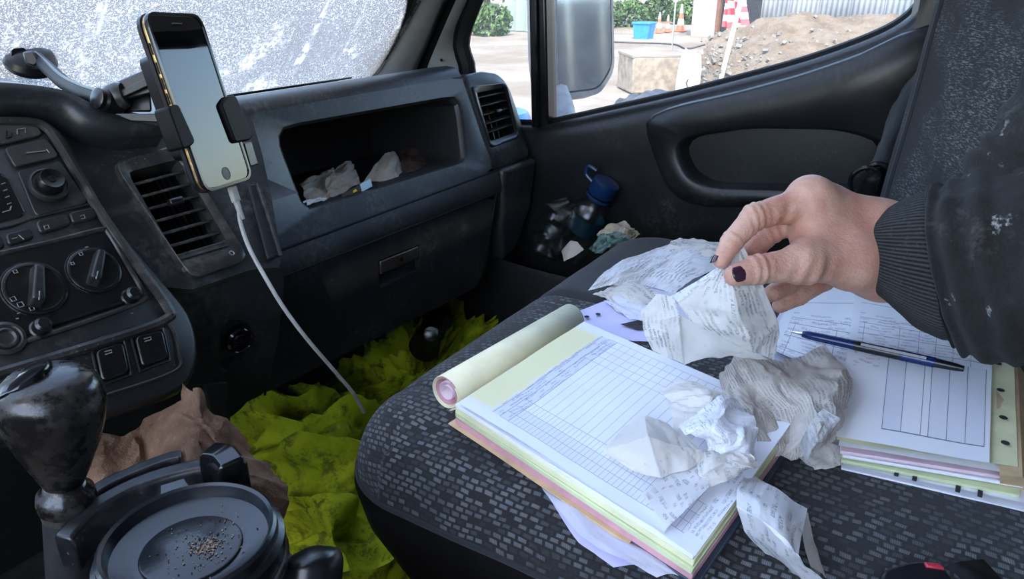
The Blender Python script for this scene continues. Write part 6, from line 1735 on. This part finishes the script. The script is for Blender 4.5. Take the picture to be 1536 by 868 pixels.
tree(730, 30, 6, 2.0, 5, 'leafy tree seen through the quarter light'); tree(10, 32, 7, 2.0, 6, 'dark tree at the left end of the windscreen view'); tree(280, 34, 7, 2.0, 7, 'tree behind the phone beyond the windscreen'); tree(470, 40, 8, 2.4, 8, 'tree in the middle of the windscreen view'); tree(150, 40, 8, 2.2, 9, 'tree behind the roadside shed beyond the windscreen')
for k, (u, t, w) in enumerate(((735, 26, .8), (890, 30, .9), (940, 31, .9), (988, 36, .9), (1030, 33, .8))):
    p = pD(u, 40, t); p[2] = .45
    hb = thing('hedge_bush', p * A(1, 1, 0), ('low bush seen through the quarter light', 'low bush behind the wing mirror', 'low bush left of the blue bin', 'low bush behind the traffic cones', 'low bush beside the timber hut')[k], 'bush', 'hedge bushes behind the bin')
    leafball('foliage', p, w, .62, 900, 30 + k, hb, .10)
# green fence far left of the mirror, shed beyond the windscreen
gf = thing('green_fence', pD(775, 45, 24) * A(1, 1, 0), 'pale green panel fence seen through the quarter light', 'fence')
for k in range(3):
    p = pD(766 + k * 16, 45, 28 - k * .3); p[2] = 0; MB().box(p + A(0, 0, .85), (.44, .06, 1.6), np.array(Matrix.Rotation(-.9, 3, 'Z'))).build('fence_board', 'fence_green', gf)
sh = thing('roadside_shed', pD(140, 40, 27) * A(1, 1, 0), 'low grey shed with framed windows beyond the windscreen', 'shed')
s0, s1 = pD(48, 40, 27), pD(238, 40, 27); s0[2] = s1[2] = 0; sdv = unit(s1 - s0); sn = A(-sdv[1], sdv[0], 0); sn = sn if sn[1] > 0 else -sn
MB().hexa([s0, s1, s1 + sn * 3, s0 + sn * 3], [p + A(0, 0, 1.9) for p in (s0, s1, s1 + sn * 3, s0 + sn * 3)]).build('shed_wall', 'house_wall', sh)
for k in range(4):
    a = s0 + sdv * (.3 + k * 1.15) - sn * .04
    w_ = MB().hexa([a + A(0, 0, .55), a + sdv * .9 + A(0, 0, .55), a + sdv * .9 + sn * .06 + A(0, 0, .55), a + sn * .06 + A(0, 0, .55)], [p + A(0, 0, 1.5) for p in (a, a + sdv * .9, a + sdv * .9 + sn * .06, a + sn * .06)]).build('window_frame', 'cone_white', sh)
    a2 = a + sdv * .08 - sn * .02
    MB().hexa([a2 + A(0, 0, .63), a2 + sdv * .74 + A(0, 0, .63), a2 + sdv * .74 + sn * .03 + A(0, 0, .63), a2 + sn * .03 + A(0, 0, .63)], [p + A(0, 0, 1.42) for p in (a2, a2 + sdv * .74, a2 + sdv * .74 + sn * .03, a2 + sn * .03)]).build('pane', 'house_dark', w_)
MB().hexa([p + A(0, 0, 1.9) for p in (s0 - sdv * .2 - sn * .3, s1 + sdv * .2 - sn * .3, s1 + sn * 3.3, s0 + sn * 3.3)], [p + A(0, 0, 2.1) for p in (s0 - sdv * .2 - sn * .3, s1 + sdv * .2 - sn * .3, s1 + sn * 3.3, s0 + sn * 3.3)]).build('shed_roof', 'house_dark', sh)
# blue barrel in front of the quarter light
bp = pD(742, 150, 6.0); bp[2] = 0
brl = thing('blue_barrel', bp, 'blue plastic barrel just ahead of the quarter light', 'barrel')
MB().lathe(bp, (0, 0, 1), [(.27, 0), (.30, .04), (.30, .22), (.31, .25), (.30, .28), (.30, .52), (.31, .55), (.30, .58), (.30, .72), (.27, .77)], 28).build('barrel_body', 'body_blue', brl, smooth=40)
# wiper on the glass
wp_ = thing('windscreen_wiper', pY(380, 142, 1.03), 'black wiper blade lying along the foot of the windscreen', 'wiper')
MB().tube([pY(300, 158, 1.02), pY(432, 135, 1.02)], .006, 6).build('blade', 'rubber', wp_); MB().tube([pY(330, 150, 1.035), pY(380, 138, 1.035)], .005, 6).build('wiper_arm', 'rubber', wp_)
# wing mirror
wm = thing('wing_mirror', A(1.30, .72, 1.40), 'grey wing mirror on the passenger door reflecting the yard behind', 'mirror')
mn = unit(A(-.386, -.92, .066)); mo = pD(872, 60, 1.62); 
def mp(u, v, off=0): return pP(u, v, mo + mn * off, mn)
go = rloop([mp(u, v) for u, v in [(840, -90), (900, -80), (914, -20), (916, 100), (896, 132), (846, 138), (836, 120), (834, -60)]], .02, 4)
def grow_(loop, k, off): c = np.mean(loop, 0); return [c + (p - c) * k + mn * off for p in loop]
stack('mirror_glass', [grow_(go, 1.0, .0), grow_(go, .995, .002)], 'mirror_glass', wm)
stack('housing', [grow_(go, 1.02, .004), grow_(go, 1.10, .004), grow_(go, 1.16, -.03), grow_(go, 1.10, -.09), grow_(go, .75, -.13)], 'mirror_shell', wm, False, True, 50)
MB().tube(catmull([mo - CU * .10 - CR * .03 - mn * .05, pD(842, 168, 1.56), pD(835, 200, 1.5), A(1.24, .70, 1.38)], 12), [(.03, .022)] * 12, 10).build('mirror_arm', 'mirror_shell', wm, smooth=60)
# own side of the van behind the door, and hoarding in the yard behind (seen in the mirror)
vsd = MB().box((1.22, -2.4, 1.45), (.06, 3.8, 1.7)).build('wall_outer', 'van_paint', bevel=.03); struct(vsd, 'painted outer side of the van behind the passenger door')
hb_ = thing('yard_gate', A(4.6, -8, 0), 'dark timber yard gate with pale board seen only in the wing mirror', 'gate')
for k in range(16):
    MB().box(A(1.4 + k * .5, -8, 1.25), (.47, .06, 2.5 - .5 * (k % 5 == 3))).build('board', 'tarp_dark' if k % 5 != 3 else 'pole_pale', hb_)
